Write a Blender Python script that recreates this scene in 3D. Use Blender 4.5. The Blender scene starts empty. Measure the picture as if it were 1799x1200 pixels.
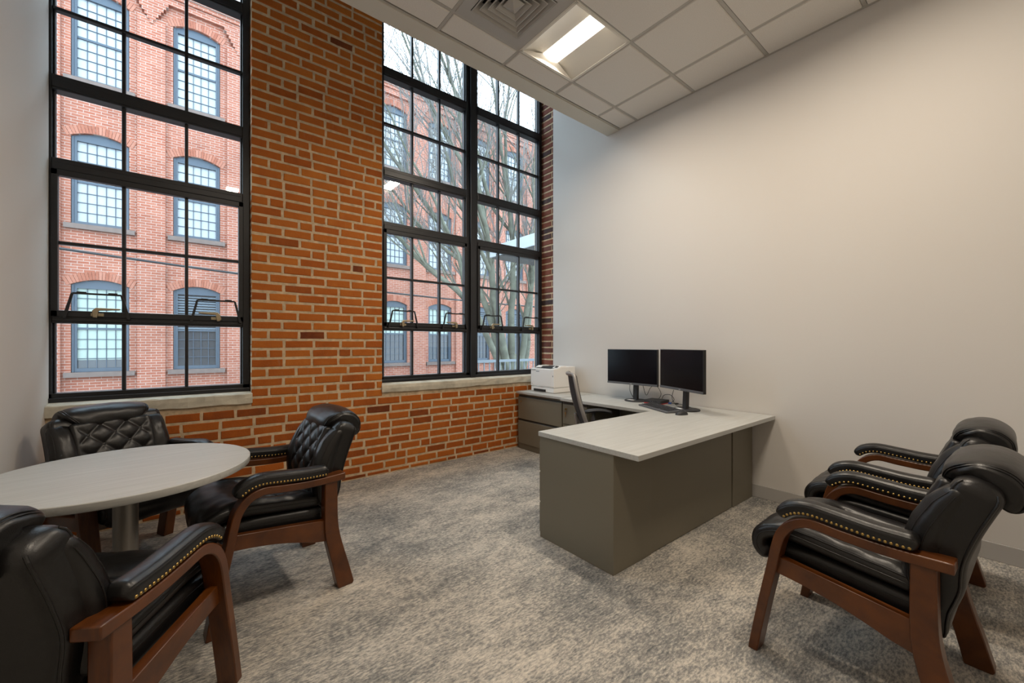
import bpy, bmesh, math, random
from mathutils import Vector, Matrix, noise
R = math.radians
random.seed(11)
SC = bpy.context.scene
COL = SC.collection

# ------------------------------------------------------------------ camera, world, sun, exposure
cam_d = bpy.data.cameras.new('camera'); cam = bpy.data.objects.new('camera', cam_d); COL.objects.link(cam)
cam.location = (0, 0, 1.26); cam.rotation_euler = (R(90), 0, R(-38.75))
cam_d.sensor_width = 36.0; cam_d.lens = 712 / 1799 * 36; cam_d.shift_y = 5 / 1799
cam_d.clip_start = .02; cam_d.clip_end = 200
SC.camera = cam
W = bpy.data.worlds.new('overcast_sky'); SC.world = W; W.use_nodes = True
bg = W.node_tree.nodes['Background']; bg.inputs['Color'].default_value = (.70, .87, 1.0, 1); bg.inputs['Strength'].default_value = 6.0
LAMP = 30.0     # watts per ceiling fixture
LAMP_COL = (1.0, .86, .70)
SC.view_settings.view_transform = 'Standard'; SC.view_settings.look = 'None'
SC.view_settings.exposure = 0.0; SC.view_settings.gamma = 1.0; SC.view_settings.use_curve_mapping = False
SC.cycles.use_denoising = True
SC.cycles.max_bounces = 10; SC.cycles.transparent_max_bounces = 16
SC.cycles.sample_clamp_indirect = 6.0
SC.cycles.caustics_reflective = False; SC.cycles.caustics_refractive = False

# ------------------------------------------------------------------ room numbers (metres)
XL, XR, YW, YB, H = -.70, 3.677, 3.856, -1.7, 3.595
YF = 3.944            # front of the window frames
PX0, PX1 = .407, 1.477  # brick pier between the windows
SILL = .868; HEAD = 4.86; TOP = 5.15

# ------------------------------------------------------------------ materials
def nodes(name):
    m = bpy.data.materials.new(name); m.use_nodes = True
    nt = m.node_tree; return m, nt, nt.nodes['Principled BSDF']
def N(nt, t, **kw):
    n = nt.nodes.new(t)
    for k, v in kw.items():
        if k in n.inputs: n.inputs[k].default_value = v
        else: setattr(n, k, v)
    return n
def mat(name, col, rough=.5, metal=0, bump=0, bscale=200, var=0, vscale=8, coat=0, spec=None, stretch=(1, 1, 1)):
    m, nt, b = nodes(name)
    b.inputs['Base Color'].default_value = (*col, 1); b.inputs['Roughness'].default_value = rough; b.inputs['Metallic'].default_value = metal
    if coat: b.inputs['Coat Weight'].default_value = coat; b.inputs['Coat Roughness'].default_value = .15
    if spec is not None: b.inputs['Specular IOR Level'].default_value = spec
    if bump or var:
        tc = N(nt, 'ShaderNodeTexCoord'); mp = N(nt, 'ShaderNodeMapping'); mp.inputs['Scale'].default_value = stretch
        nt.links.new(tc.outputs['Object'], mp.inputs['Vector'])
    if bump:
        n = N(nt, 'ShaderNodeTexNoise', Scale=bscale, Detail=4.0); bp = N(nt, 'ShaderNodeBump', Strength=bump, Distance=.004)
        nt.links.new(mp.outputs[0], n.inputs['Vector']); nt.links.new(n.outputs['Fac'], bp.inputs['Height']); nt.links.new(bp.outputs[0], b.inputs['Normal'])
    if var:
        n = N(nt, 'ShaderNodeTexNoise', Scale=vscale, Detail=5.0); nt.links.new(mp.outputs[0], n.inputs['Vector'])
        r = N(nt, 'ShaderNodeValToRGB'); r.color_ramp.elements[0].position = .3; r.color_ramp.elements[1].position = .7
        r.color_ramp.elements[0].color = (*[c * (1 - var) for c in col], 1); r.color_ramp.elements[1].color = (*[min(1, c * (1 + var)) for c in col], 1)
        nt.links.new(n.outputs['Fac'], r.inputs[0]); nt.links.new(r.outputs[0], b.inputs['Base Color'])
    return m
def emit(name, col, s):
    m, nt, b = nodes(name); b.inputs['Base Color'].default_value = (*col, 1)
    b.inputs['Emission Color'].default_value = (*col, 1); b.inputs['Emission Strength'].default_value = s; return m
def glass(name, tint=(.97, .99, 1), gloss=1.0, ior=1.45):
    m, nt, b = nodes(name); nt.nodes.remove(b)
    out = nt.nodes['Material Output']; t = N(nt, 'ShaderNodeBsdfTransparent'); t.inputs[0].default_value = (*tint, 1)
    g = N(nt, 'ShaderNodeBsdfGlossy'); g.inputs['Roughness'].default_value = 0.02
    lw = N(nt, 'ShaderNodeLayerWeight', Blend=.5); pw = N(nt, 'ShaderNodeMath', operation='POWER'); pw.inputs[1].default_value = 5
    fr = N(nt, 'ShaderNodeMath', operation='MULTIPLY_ADD'); fr.inputs[1].default_value = .9; fr.inputs[2].default_value = .045
    nt.links.new(lw.outputs['Facing'], pw.inputs[0]); nt.links.new(pw.outputs[0], fr.inputs[0]); mx = N(nt, 'ShaderNodeMixShader')
    nt.links.new(fr.outputs[0], mx.inputs[0]); nt.links.new(t.outputs[0], mx.inputs[1]); nt.links.new(g.outputs[0], mx.inputs[2]); nt.links.new(mx.outputs[0], out.inputs[0])
    return m
def brick_face_mat(name, c1, c2, c3):
    """single bricks: colour per brick from an attribute, mottled by noise"""
    m, nt, b = nodes(name)
    at = N(nt, 'ShaderNodeAttribute', attribute_name='tone'); tc = N(nt, 'ShaderNodeTexCoord')
    n = N(nt, 'ShaderNodeTexNoise', Scale=9.0, Detail=8.0, Roughness=.65); n2 = N(nt, 'ShaderNodeTexNoise', Scale=90.0, Detail=4.0)
    nt.links.new(tc.outputs['Object'], n.inputs['Vector']); nt.links.new(tc.outputs['Object'], n2.inputs['Vector'])
    ad = N(nt, 'ShaderNodeMath', operation='MULTIPLY_ADD'); ad.inputs[1].default_value = .55
    nt.links.new(n.outputs['Fac'], ad.inputs[0]); nt.links.new(at.outputs['Fac'], ad.inputs[2])
    r = N(nt, 'ShaderNodeValToRGB'); e = r.color_ramp.elements
    e[0].position = .28; e[0].color = (*c1, 1); e[1].position = .98; e[1].color = (*c3, 1); k = e.new(.6); k.color = (*c2, 1)
    sub = N(nt, 'ShaderNodeMath', operation='MULTIPLY'); sub.inputs[1].default_value = .8
    nt.links.new(ad.outputs[0], sub.inputs[0]); nt.links.new(sub.outputs[0], r.inputs[0])
    # pale lime smears left on some bricks
    mp = N(nt, 'ShaderNodeMapping'); mp.inputs['Scale'].default_value = (5, 5, 1.3)
    n3 = N(nt, 'ShaderNodeTexNoise', Scale=6.0, Detail=9.0, Roughness=.7); nt.links.new(tc.outputs['Object'], mp.inputs[0]); nt.links.new(mp.outputs[0], n3.inputs['Vector'])
    r3 = N(nt, 'ShaderNodeValToRGB'); r3.color_ramp.elements[0].position = .60; r3.color_ramp.elements[1].position = .82
    r3.color_ramp.elements[0].color = (0, 0, 0, 1); r3.color_ramp.elements[1].color = (.35, .35, .35, 1); nt.links.new(n3.outputs['Fac'], r3.inputs[0])
    mx = N(nt, 'ShaderNodeMix', data_type='RGBA'); mx.inputs['B'].default_value = (.42, .30, .21, 1)
    nt.links.new(r3.outputs[0], mx.inputs['Factor']); nt.links.new(r.outputs[0], mx.inputs['A']); nt.links.new(mx.outputs['Result'], b.inputs['Base Color'])
    bp = N(nt, 'ShaderNodeBump', Strength=.5, Distance=.004); nt.links.new(n2.outputs['Fac'], bp.inputs['Height']); nt.links.new(bp.outputs[0], b.inputs['Normal'])
    b.inputs['Roughness'].default_value = .8; b.inputs['Specular IOR Level'].default_value = .3
    return m
def facade_mat(name, c1, c2, mortar):
    m, nt, b = nodes(name)
    tc = N(nt, 'ShaderNodeTexCoord'); sp = N(nt, 'ShaderNodeSeparateXYZ'); cb = N(nt, 'ShaderNodeCombineXYZ')
    nt.links.new(tc.outputs['Object'], sp.inputs[0]); ad = N(nt, 'ShaderNodeMath', operation='ADD')
    nt.links.new(sp.outputs[0], ad.inputs[0]); nt.links.new(sp.outputs[1], ad.inputs[1])
    nt.links.new(ad.outputs[0], cb.inputs[0]); nt.links.new(sp.outputs[2], cb.inputs[1])
    br = N(nt, 'ShaderNodeTexBrick', offset=.5, squash=1.0); br.inputs['Scale'].default_value = 1.0
    br.inputs['Brick Width'].default_value = .225; br.inputs['Row Height'].default_value = .073; br.inputs['Mortar Size'].default_value = .0055
    br.inputs['Color1'].default_value = (*c1, 1); br.inputs['Color2'].default_value = (*c2, 1); br.inputs['Mortar'].default_value = (*mortar, 1); br.inputs['Bias'].default_value = 0
    nt.links.new(cb.outputs[0], br.inputs['Vector'])
    n = N(nt, 'ShaderNodeTexNoise', Scale=.9, Detail=6.0, Roughness=.65); nt.links.new(tc.outputs['Object'], n.inputs['Vector'])
    mr = N(nt, 'ShaderNodeMapRange'); mr.inputs[1].default_value = .3; mr.inputs[2].default_value = .7; mr.inputs[3].default_value = .82; mr.inputs[4].default_value = 1.15
    nt.links.new(n.outputs['Fac'], mr.inputs[0])
    mx = N(nt, 'ShaderNodeMix', data_type='RGBA', blend_type='MULTIPLY'); mx.inputs['Factor'].default_value = 1
    nt.links.new(br.outputs['Color'], mx.inputs['A']); nt.links.new(mr.outputs[0], mx.inputs['B']); nt.links.new(mx.outputs['Result'], b.inputs['Base Color'])
    b.inputs['Roughness'].default_value = .9
    return m
def wood_mat(name, c1, c2, scale=(3, 40, 40), rough=.3, coat=.3):
    m, nt, b = nodes(name)
    tc = N(nt, 'ShaderNodeTexCoord'); mp = N(nt, 'ShaderNodeMapping'); mp.inputs['Scale'].default_value = scale
    n = N(nt, 'ShaderNodeTexNoise', Scale=2.0, Detail=6.0, Roughness=.6, Distortion=.4)
    nt.links.new(tc.outputs['Object'], mp.inputs[0]); nt.links.new(mp.outputs[0], n.inputs['Vector'])
    r = N(nt, 'ShaderNodeValToRGB'); r.color_ramp.elements[0].position = .3; r.color_ramp.elements[1].position = .72
    r.color_ramp.elements[0].color = (*c1, 1); r.color_ramp.elements[1].color = (*c2, 1)
    nt.links.new(n.outputs['Fac'], r.inputs[0]); nt.links.new(r.outputs[0], b.inputs['Base Color'])
    b.inputs['Roughness'].default_value = rough; b.inputs['Coat Weight'].default_value = coat; b.inputs['Coat Roughness'].default_value = .2
    return m
def carpet_mat():
    m, nt, b = nodes('loop_carpet')
    tc = N(nt, 'ShaderNodeTexCoord')
    def nz(scale, stretch, detail=4.0, rough=.6):
        mp = N(nt, 'ShaderNodeMapping'); mp.inputs['Scale'].default_value = stretch
        n = N(nt, 'ShaderNodeTexNoise', Scale=scale, Detail=detail, Roughness=rough)
        nt.links.new(tc.outputs['Object'], mp.inputs[0]); nt.links.new(mp.outputs[0], n.inputs['Vector']); return n.outputs['Fac']
    fine = nz(1.0, (42, 105, 1), 5.0, .7); big = nz(1.0, (1.5, 2.6, 1), 5.0, .65); mid = nz(1.0, (11, 26, 1), 4.0)
    def mad(a, k, c):
        n = N(nt, 'ShaderNodeMath', operation='MULTIPLY_ADD'); nt.links.new(a, n.inputs[0]); n.inputs[1].default_value = k
        if isinstance(c, float): n.inputs[2].default_value = c
        else: nt.links.new(c, n.inputs[2])
        return n.outputs[0]
    s = mad(fine, 1.15, mad(big, .75, mad(mid, .45, -.66)))
    r = N(nt, 'ShaderNodeValToRGB'); e = r.color_ramp.elements
    e[0].position = .25; e[0].color = (.13, .135, .138, 1); e[1].position = .78; e[1].color = (.72, .66, .57, 1)
    k = e.new(.46); k.color = (.30, .29, .268, 1); k = e.new(.6); k.color = (.52, .48, .42, 1)
    nt.links.new(s, r.inputs[0]); nt.links.new(r.outputs[0], b.inputs['Base Color'])
    n3 = N(nt, 'ShaderNodeTexNoise', Scale=320.0, Detail=2.0); nt.links.new(tc.outputs['Object'], n3.inputs['Vector'])
    bp = N(nt, 'ShaderNodeBump', Strength=.6, Distance=.006); nt.links.new(n3.outputs['Fac'], bp.inputs['Height']); nt.links.new(bp.outputs[0], b.inputs['Normal'])
    b.inputs['Roughness'].default_value = .95; b.inputs['Specular IOR Level'].default_value = .1
    return m
def lam_mat():
    m, nt, b = nodes('pale_woodgrain_laminate')
    tc = N(nt, 'ShaderNodeTexCoord'); mp = N(nt, 'ShaderNodeMapping'); mp.inputs['Scale'].default_value = (1.2, 34, 34); mp.inputs['Rotation'].default_value = (0, 0, R(3))
    n = N(nt, 'ShaderNodeTexNoise', Scale=3.0, Detail=6.0, Roughness=.6, Distortion=.2)
    nt.links.new(tc.outputs['Object'], mp.inputs[0]); nt.links.new(mp.outputs[0], n.inputs['Vector'])
    r = N(nt, 'ShaderNodeValToRGB'); r.color_ramp.elements[0].position = .3; r.color_ramp.elements[1].position = .72
    r.color_ramp.elements[0].color = (.425, .428, .405, 1); r.color_ramp.elements[1].color = (.54, .543, .52, 1)
    nt.links.new(n.outputs['Fac'], r.inputs[0]); nt.links.new(r.outputs[0], b.inputs['Base Color']); b.inputs['Roughness'].default_value = .42
    return m
def leather_mat():
    m, nt, b = nodes('black_leather')
    tc = N(nt, 'ShaderNodeTexCoord')
    v = N(nt, 'ShaderNodeTexVoronoi', Scale=420.0); n = N(nt, 'ShaderNodeTexNoise', Scale=24.0, Detail=3.0)
    nt.links.new(tc.outputs['Object'], v.inputs['Vector']); nt.links.new(tc.outputs['Object'], n.inputs['Vector'])
    bp = N(nt, 'ShaderNodeBump', Strength=.12, Distance=.001); bp2 = N(nt, 'ShaderNodeBump', Strength=.22, Distance=.006)
    nt.links.new(v.outputs['Distance'], bp.inputs['Height']); nt.links.new(n.outputs['Fac'], bp2.inputs['Height'])
    nt.links.new(bp2.outputs[0], bp.inputs['Normal']); nt.links.new(bp.outputs[0], b.inputs['Normal'])
    b.inputs['Base Color'].default_value = (.0065, .0062, .0065, 1); b.inputs['Roughness'].default_value = .35; b.inputs['Specular IOR Level'].default_value = .5
    return m

M = dict(
    paint=mat('warm_white_wall_paint', (.66, .635, .60), .75, bump=.06, bscale=160),
    ceil=mat('ceiling_tile', (.76, .735, .69), .9, bump=.25, bscale=260, var=.05, vscale=180),
    bar=mat('painted_grid_bar', (.47, .455, .42), .6),
    strip=mat('painted_edge_trim', (.66, .64, .57), .6),
    brick=brick_face_mat('old_orange_brick', (.15, .034, .007), (.385, .094, .010), (.52, .165, .022)),
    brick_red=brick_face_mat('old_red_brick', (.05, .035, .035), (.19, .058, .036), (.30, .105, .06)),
    mortar=mat('lime_mortar', (.56, .42, .27), .95, bump=.6, bscale=70, var=.2, vscale=25),
    conc=mat('cast_concrete', (.52, .48, .39), .9, bump=.5, bscale=45, var=.22, vscale=9),
    carpet=carpet_mat(),
    base=mat('grey_vinyl_base', (.44, .425, .405), .55),
    blackm=mat('black_window_metal', (.012, .013, .016), .38),
    glass=glass('window_glass'),
    brass=mat('aged_brass', (.36, .25, .10), .38, 1), brassn=mat('antique_brass_nail', (.42, .28, .09), .32, 1),
    handle=mat('worn_brass_handle', (.40, .33, .22), .4, .8),
    leather=leather_mat(),
    wood=wood_mat('cherry_stained_wood', (.056, .0145, .002), (.130, .036, .004), (5, 30, 5), .34, .12),
    lam=lam_mat(), edge=mat('laminate_edge_band', (.50, .47, .42), .5, var=.08, vscale=20, stretch=(1, 1, 30)),
    olive=mat('olive_grey_steel', (.185, .166, .122), .5, bump=.05, bscale=500),
    oliveg=mat('drawer_gap_shade', (.035, .031, .024), .6),  # darkened olive: the shade of gaps and recesses put into the colour
    steel=mat('brushed_grey_steel', (.36, .34, .31), .42, .7), chrome=mat('bright_metal', (.7, .7, .7), .25, 1),
    pblk=mat('black_plastic', (.012, .012, .013), .35), pblk2=mat('matt_black_plastic', (.022, .023, .026), .55),
    screen=mat('dark_screen_panel', (.004, .004, .006), .22, spec=.15), pgrey=mat('grey_plastic', (.10, .105, .115), .5),
    pwhite=mat('white_plastic', (.86, .85, .83), .45), white=mat('white_label', (.75, .76, .75), .6), red=mat('red_trim', (.45, .02, .02), .4),
    blue=mat('blue_plug', (.03, .10, .38), .45), key=mat('key_cap', (.03, .032, .037), .5), silver=mat('silver_logo', (.6, .6, .62), .4),
    text=mat('grey_print', (.12, .12, .13), .6),
    chairgrey=mat('grey_chair_shell', (.30, .29, .28), .42, .4), mesh=mat('charcoal_mesh_fabric', (.045, .045, .048), .9, bump=.4, bscale=900), fabric=mat('black_seat_fabric', (.02, .02, .022), .95, bump=.4, bscale=500),
    lens=emit('lit_lamp_lens', (1, .93, .83), 3.2), refl=mat('white_lamp_reflector', (.80, .77, .70), .5), vent=mat('grey_vent_metal', (.44, .425, .40), .5), dark=mat('dark_duct', (.02, .02, .02), .9),
    facade=facade_mat('red_mill_brick', (.270, .080, .045), (.325, .120, .075), (.40, .32, .28)),
    vou=brick_face_mat('arch_brick', (.25, .078, .046), (.31, .11, .068), (.37, .16, .11)),
    slate=mat('slate_blue_paint', (.052, .072, .098), .5), muntin=mat('dark_sash_bar', (.05, .07, .10), .5),
    brown=mat('brownstone', (.15, .11, .095), .9, var=.15, vscale=6), blind_sky=mat('pale_blind_and_sky_reflection', (.345, .365, .375), .3), green=mat('pale_green_shade', (.33, .40, .35), .35),  # upper pane colour holds painted sky reflection as well as the pale blinds
    dpane=mat('dark_window_glass', (.05, .053, .06), .12), louver=mat('louver_slat', (.15, .18, .21), .5),
    bark=mat('grey_green_bark', (.115, .115, .086), .95, bump=.8, bscale=14, var=.35, vscale=5), twig=mat('grey_twig', (.16, .15, .14), .95),
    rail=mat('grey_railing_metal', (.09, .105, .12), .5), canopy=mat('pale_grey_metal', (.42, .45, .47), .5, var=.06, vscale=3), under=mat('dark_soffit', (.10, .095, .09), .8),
    road=mat('grey_asphalt', (.12, .12, .12), .95, var=.1, vscale=2), cable=mat('dark_cable', (.02, .02, .022), .6), outer=mat('plain_outer_wall', (.5, .48, .45), .9),
)

# ------------------------------------------------------------------ mesh helpers
class MB:
    def __init__(s): s.v = []; s.f = []; s.m = []; s.t = []
    def add(s, vs, fs, m=0, tone=0.0):
        o = len(s.v); s.v += [tuple(v) for v in vs]; s.t += [tone] * len(vs)
        for f in fs: s.f.append([i + o for i in f]); s.m.append(m)
    def box(s, x0, x1, y0, y1, z0, z1, m=0, tone=0.0):
        s.add([(x, y, z) for z in (z0, z1) for y in (y0, y1) for x in (x0, x1)],
              [(0, 2, 3, 1), (4, 5, 7, 6), (0, 1, 5, 4), (2, 6, 7, 3), (0, 4, 6, 2), (1, 3, 7, 5)], m, tone)
    def quad(s, a, b, c, d, m=0): s.add([a, b, c, d], [(0, 1, 2, 3)], m)
    def prism(s, pts, a0, a1, ax='y', m=0):
        """outline in the other two axes, pushed along ax from a0 to a1"""
        def P(p, a): return {'y': (p[0], a, p[1]), 'x': (a, p[0], p[1]), 'z': (p[0], p[1], a)}[ax]
        n = len(pts); s.add([P(p, a0) for p in pts] + [P(p, a1) for p in pts],
              [list(range(n))[::-1], list(range(n, 2 * n))] + [(i, (i + 1) % n, n + (i + 1) % n, n + i) for i in range(n)], m)
    def loft(s, rings, m=0, cap=True, loop=False):
        n = len(rings[0]); vs = [p for r in rings for p in r]; fs = []
        k = len(rings)
        for i in range(k if loop else k - 1):
            for j in range(n):
                a, b = i * n + j, i * n + (j + 1) % n; c, d = ((i + 1) % k) * n + (j + 1) % n, ((i + 1) % k) * n + j
                fs.append((a, b, c, d))
        if cap and not loop: fs += [list(range(n))[::-1], [(k - 1) * n + j for j in range(n)]]
        s.add(vs, fs, m)
    def tube(s, path, r, n=8, m=0):
        path = [Vector(p) for p in path]; rs = r if isinstance(r, (list, tuple)) else [r] * len(path)
        rings = []; up = None
        for i, p in enumerate(path):
            t = (path[min(i + 1, len(path) - 1)] - path[max(i - 1, 0)]); t = t.normalized() if t.length > 1e-9 else Vector((0, 0, 1))
            if up is None: up = Vector((0, 0, 1)) if abs(t.z) < .9 else Vector((1, 0, 0))
            a = t.cross(up); a = a.normalized() if a.length > 1e-6 else t.orthogonal().normalized()
            b = t.cross(a).normalized(); up = -b if False else up
            rings.append([p + (a * math.cos(2 * math.pi * j / n) + b * math.sin(2 * math.pi * j / n)) * rs[i] for j in range(n)])
        s.loft(rings, m)
    def lathe(s, prof, n=32, c=(0, 0), m=0):
        s.loft([[(c[0] + r * math.cos(2 * math.pi * j / n), c[1] + r * math.sin(2 * math.pi * j / n), z) for j in range(n)] for r, z in prof], m)
    def mesh(s, name, mats, smooth=None):
        me = bpy.data.meshes.new(name); me.from_pydata(s.v, [], s.f)
        for mt in (mats if isinstance(mats, (list, tuple)) else [mats]): me.materials.append(M[mt] if isinstance(mt, str) else mt)
        me.polygons.foreach_set('material_index', s.m)
        if any(s.t):
            a = me.attributes.new('tone', 'FLOAT', 'POINT'); a.data.foreach_set('value', s.t)
        bm = bmesh.new(); bm.from_mesh(me); bmesh.ops.recalc_face_normals(bm, faces=bm.faces); bm.to_mesh(me); bm.free()
        if smooth: me.shade_smooth(); me.set_sharp_from_angle(angle=R(smooth))
        me.update(); return me
    def build(s, name, mats, parent=None, smooth=None, bevel=0, label=None, loc=None, rot=None, seg=2):
        o = bpy.data.objects.new(name, s.mesh(name, mats, smooth)); COL.objects.link(o)
        if parent: o.parent = parent
        if loc: o.location = loc
        if rot: o.rotation_euler = rot
        if bevel:
            b = o.modifiers.new('bevel', 'BEVEL'); b.width = bevel; b.segments = seg; b.limit_method = 'ANGLE'; b.angle_limit = R(40)
        if label: o['label'] = label
        return o
def thing(name, label, cat, loc=(0, 0, 0), rz=0, group=None):
    o = bpy.data.objects.new(name, None); COL.objects.link(o); o.location = loc; o.rotation_euler = (0, 0, rz); o.empty_display_size = .1
    o['label'] = label; o['category'] = cat
    if group: o['group'] = group
    return o
def tag(o, label, cat, group=None):
    o['label'] = label; o['category'] = cat
    if group: o['group'] = group
    return o
def struct(o): o['kind'] = 'structure'; return o
def inst(src, parent, name=None, loc=None, rot=None):
    c = src.copy(); COL.objects.link(c); c.parent = parent
    if loc is not None: c.location = loc
    if rot is not None: c.rotation_euler = rot
    return c
KIDS = {}
def copy_tree(root, label, loc, rz, group=None):
    kids = {}
    for o in COL.objects:
        if o.parent: kids.setdefault(o.parent.name, []).append(o)
    def rec(o, par):
        c = o.copy(); COL.objects.link(c)
        if par: c.parent = par
        for k in kids.get(o.name, []): rec(k, c)
        return c
    r = rec(root, None); r.location = loc; r.rotation_euler = (0, 0, rz); r['label'] = label
    if group: r['group'] = group
    return r
def catmull(pts, n):
    P = [Vector(p) for p in pts]; P = [P[0] * 2 - P[1]] + P + [P[-1] * 2 - P[-2]]; k = len(P) - 3; out = []
    for i in range(n):
        t = i / (n - 1) * k; j = min(int(t), k - 1); u = t - j; a, b, c, d = P[j:j + 4]
        out.append(.5 * ((2 * b) + (c - a) * u + (2 * a - 5 * b + 4 * c - d) * u * u + (3 * b - a - 3 * c + d) * u ** 3))
    return out
def resample(pts, n):
    P = catmull(pts, 200) if len(pts) > 2 else [Vector(pts[0]).lerp(Vector(pts[1]), i / 199) for i in range(200)]
    L = [0]
    for a, b in zip(P, P[1:]): L.append(L[-1] + (b - a).length)
    out = []; ds = n if isinstance(n, list) else None
    ds = [d * L[-1] for d in n] if ds is not None else [L[-1] * i / (n - 1) for i in range(n)]
    j = 0
    for d in ds:
        while j < 198 and L[j + 1] < d: j += 1
        u = (d - L[j]) / max(1e-9, L[j + 1] - L[j]); out.append(P[j].lerp(P[j + 1], min(1, u)))
    return out, L[-1]
def sm(a, b, x): t = max(0, min(1, (x - a) / (b - a))); return t * t * (3 - 2 * t)

S0 = .32   # chair profile: s runs back from the front toe; local x = S0 - s
def pad(mb, path, w, h, yc=0, rc=.02, ns=28, nt=16, capr=.02, disp=None, m=0, nb=6, rb=None):
    """upholstered pad along a profile path in (s, z); disp(s, y, u) lifts its outer face"""
    e = [0, .06, .2, .42, .7, 1.0]; _, L = resample(path, 5); cr = capr / L
    ts = [x * cr for x in e] + [cr + (1 - 2 * cr) * i / (ns - 1) for i in range(1, ns - 1)] + [1 - x * cr for x in reversed(e)]
    P, L = resample(path, ts); rings = []
    for i, p in enumerate(P):
        t = P[min(i + 1, len(P) - 1)] - P[max(i - 1, 0)]; t.normalize(); nrm = Vector((-t[1], t[0]))
        d = min(ts[i], 1 - ts[i]) * L; ins = capr * (1 - math.sqrt(max(0, 1 - ((capr - d) / capr) ** 2))) if d < capr else 0
        u = ts[i]; W_ = (w(u) if callable(w) else w) - ins; H_ = (h(u) if callable(h) else h); H_ = max(.002, H_ - min(ins, H_ * .95))
        r = min(rc, W_ * .98, H_ * .98); q_ = min(rb or r, r); ring = []
        def put(y, n, lift):
            k = 0
            if disp and lift: k = disp(p[0] + nrm[0] * n, y, u) * lift * (1 - ins / capr)
            q = p + nrm * (n + k); ring.append((S0 - q[0], yc + y, q[1]))
        for j in range(nt): put(-(W_ - r) + 2 * (W_ - r) * j / (nt - 1), H_, 1)
        for j in range(1, 6): a = R(90 - 90 * j / 6); put(W_ - r + r * math.cos(a), H_ - r + r * math.sin(a), .6)
        put(W_, H_ - r, 0); put(W_, -(H_ - q_), 0)
        for j in range(1, 5): a = R(-90 * j / 5); put(W_ - q_ + q_ * math.cos(a), -(H_ - q_) + q_ * math.sin(a), 0)
        for j in range(nb): put((W_ - q_) - 2 * (W_ - q_) * j / (nb - 1), -H_, 0)
        for j in range(1, 5): a = R(-90 - 90 * j / 5); put(-(W_ - q_) + q_ * math.cos(a), -(H_ - q_) + q_ * math.sin(a), 0)
        put(-W_, -(H_ - q_), 0); put(-W_, H_ - r, 0)
        for j in range(1, 6): a = R(180 - 90 * j / 6); put(-(W_ - r) + r * math.cos(a), H_ - r + r * math.sin(a), .6)
        rings.append(ring)
    mb.loft(rings, m); return rings
def seam(rings, idx, r, lift=0.0, i0=3, i1=-3):
    """a raised seam following one line of a pad's surface"""
    k = MB(); k.tube([Vector(q[idx]) for q in rings[i0:i1]], r, 8); return k
# ring layout of pad(): nt outer-face points, 5 + corner, side top, side low, 4 corner, nb under, 4 corner, side low, side top, 5 corner
def idx_outer(nt, s): return nt + 2 if s > 0 else -3
def idx_side_top(nt, s): return nt + 5 if s > 0 else -6
def idx_side_low(nt, s): return nt + 6 if s > 0 else -7

# ================================================================== ROOM
def wall_box(name, *b, m='paint'):
    k = MB(); k.box(*b); return struct(k.build(name, m))
k = MB(); k.box(XL - .3, XR + .3, YB - .3, 4.12, -.12, 0); struct(k.build('floor', 'carpet'))
k = MB(); k.box(XL - .16, XL, YB, YF - .004, 0, TOP); k.box(XL - .16, XL - .038, YF - .01, 4.10, 0, TOP); struct(k.build('wall_left', 'paint'))
wall_box('wall_right', XR, XR + .16, YB, 3.736, 0, TOP)
wall_box('wall_front', XL - .16, XR + .3, YB - .16, YB, 0, TOP)
# right-hand brick return beside the window
def brick_block(mb, org, ux, un, l0, l1, z0, z1, proud, depth, tone, ch=.004):
    """one brick on a wall: ux = along the wall, un = out of the wall; slightly uneven outline, chamfered face"""
    j = lambda a=.0022: random.uniform(-a, a)
    lm = (l0 + l1) / 2
    out = [(l0 + j(), z0 + j()), (l0 * .67 + l1 * .33, z0 + j(.0016)), (l0 * .33 + l1 * .67, z0 + j(.0016)), (l1 + j(), z0 + j()), (l1 + j(.0015), (z0 + z1) / 2),
           (l1 + j(), z1 + j()), (l0 * .33 + l1 * .67, z1 + j(.0016)), (l0 * .67 + l1 * .33, z1 + j(.0016)), (l0 + j(), z1 + j()), (l0 + j(.0015), (z0 + z1) / 2)]
    cz = (z0 + z1) / 2; tilt = j(.0012)
    def P(l, z, d): return org + ux * l + un * d + Vector((0, 0, z))
    n = len(out); hl = (l1 - l0) / 2; hz = (z1 - z0) / 2
    back = [P(l, z, -depth) for l, z in out]; mid = [P(l, z, proud - ch + tilt) for l, z in out]
    front = [P(lm + (l - lm) * (1 - ch / hl), cz + (z - cz) * (1 - ch / hz), proud + tilt) for l, z in out]
    fs = [[i, (i + 1) % n, n + (i + 1) % n, n + i] for i in range(n)] + [[n + i, n + (i + 1) % n, 2 * n + (i + 1) % n, 2 * n + i] for i in range(n)] + [list(range(2 * n, 3 * n))]
    mb.add(back + mid + front, fs, 0, tone)
CH = .0782; BL = .2245; J = .019
def course(mb, org, ux, un, a, b, z0, z1, row, depth=.09, header=.10, toned=(0, 1)):
    x = a; first = True
    off = {0: 0, 1: .5, 2: .03, 3: .53}[row % 4] * BL + random.uniform(-.006, .006)
    edges = [a]; p = a + (off if off > .05 else BL * random.uniform(.97, 1.03))
    while p < b - .055:
        edges.append(p); p += (BL * .5 if random.random() < header else BL * random.uniform(.94, 1.05))
    edges.append(b)
    for l0, l1 in zip(edges, edges[1:]):
        if l1 - l0 < .04: continue
        t = toned[0] + (toned[1] - toned[0]) * (.5 + random.gauss(0, .15)); t = max(.02, min(1, t))
        if random.random() < .02: t = .10
        brick_block(mb, org, ux, un, l0 + (J / 2 if l0 > a else 0), l1 - (J / 2 if l1 < b else 0), z0 + J / 2, z1 - J / 2, random.uniform(.002, .006), depth, t)
mb = MB(); org = Vector((0, YW, 0)); ux = Vector((1, 0, 0)); un = Vector((0, -1, 0))
z = -.03; row = 0
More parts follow.
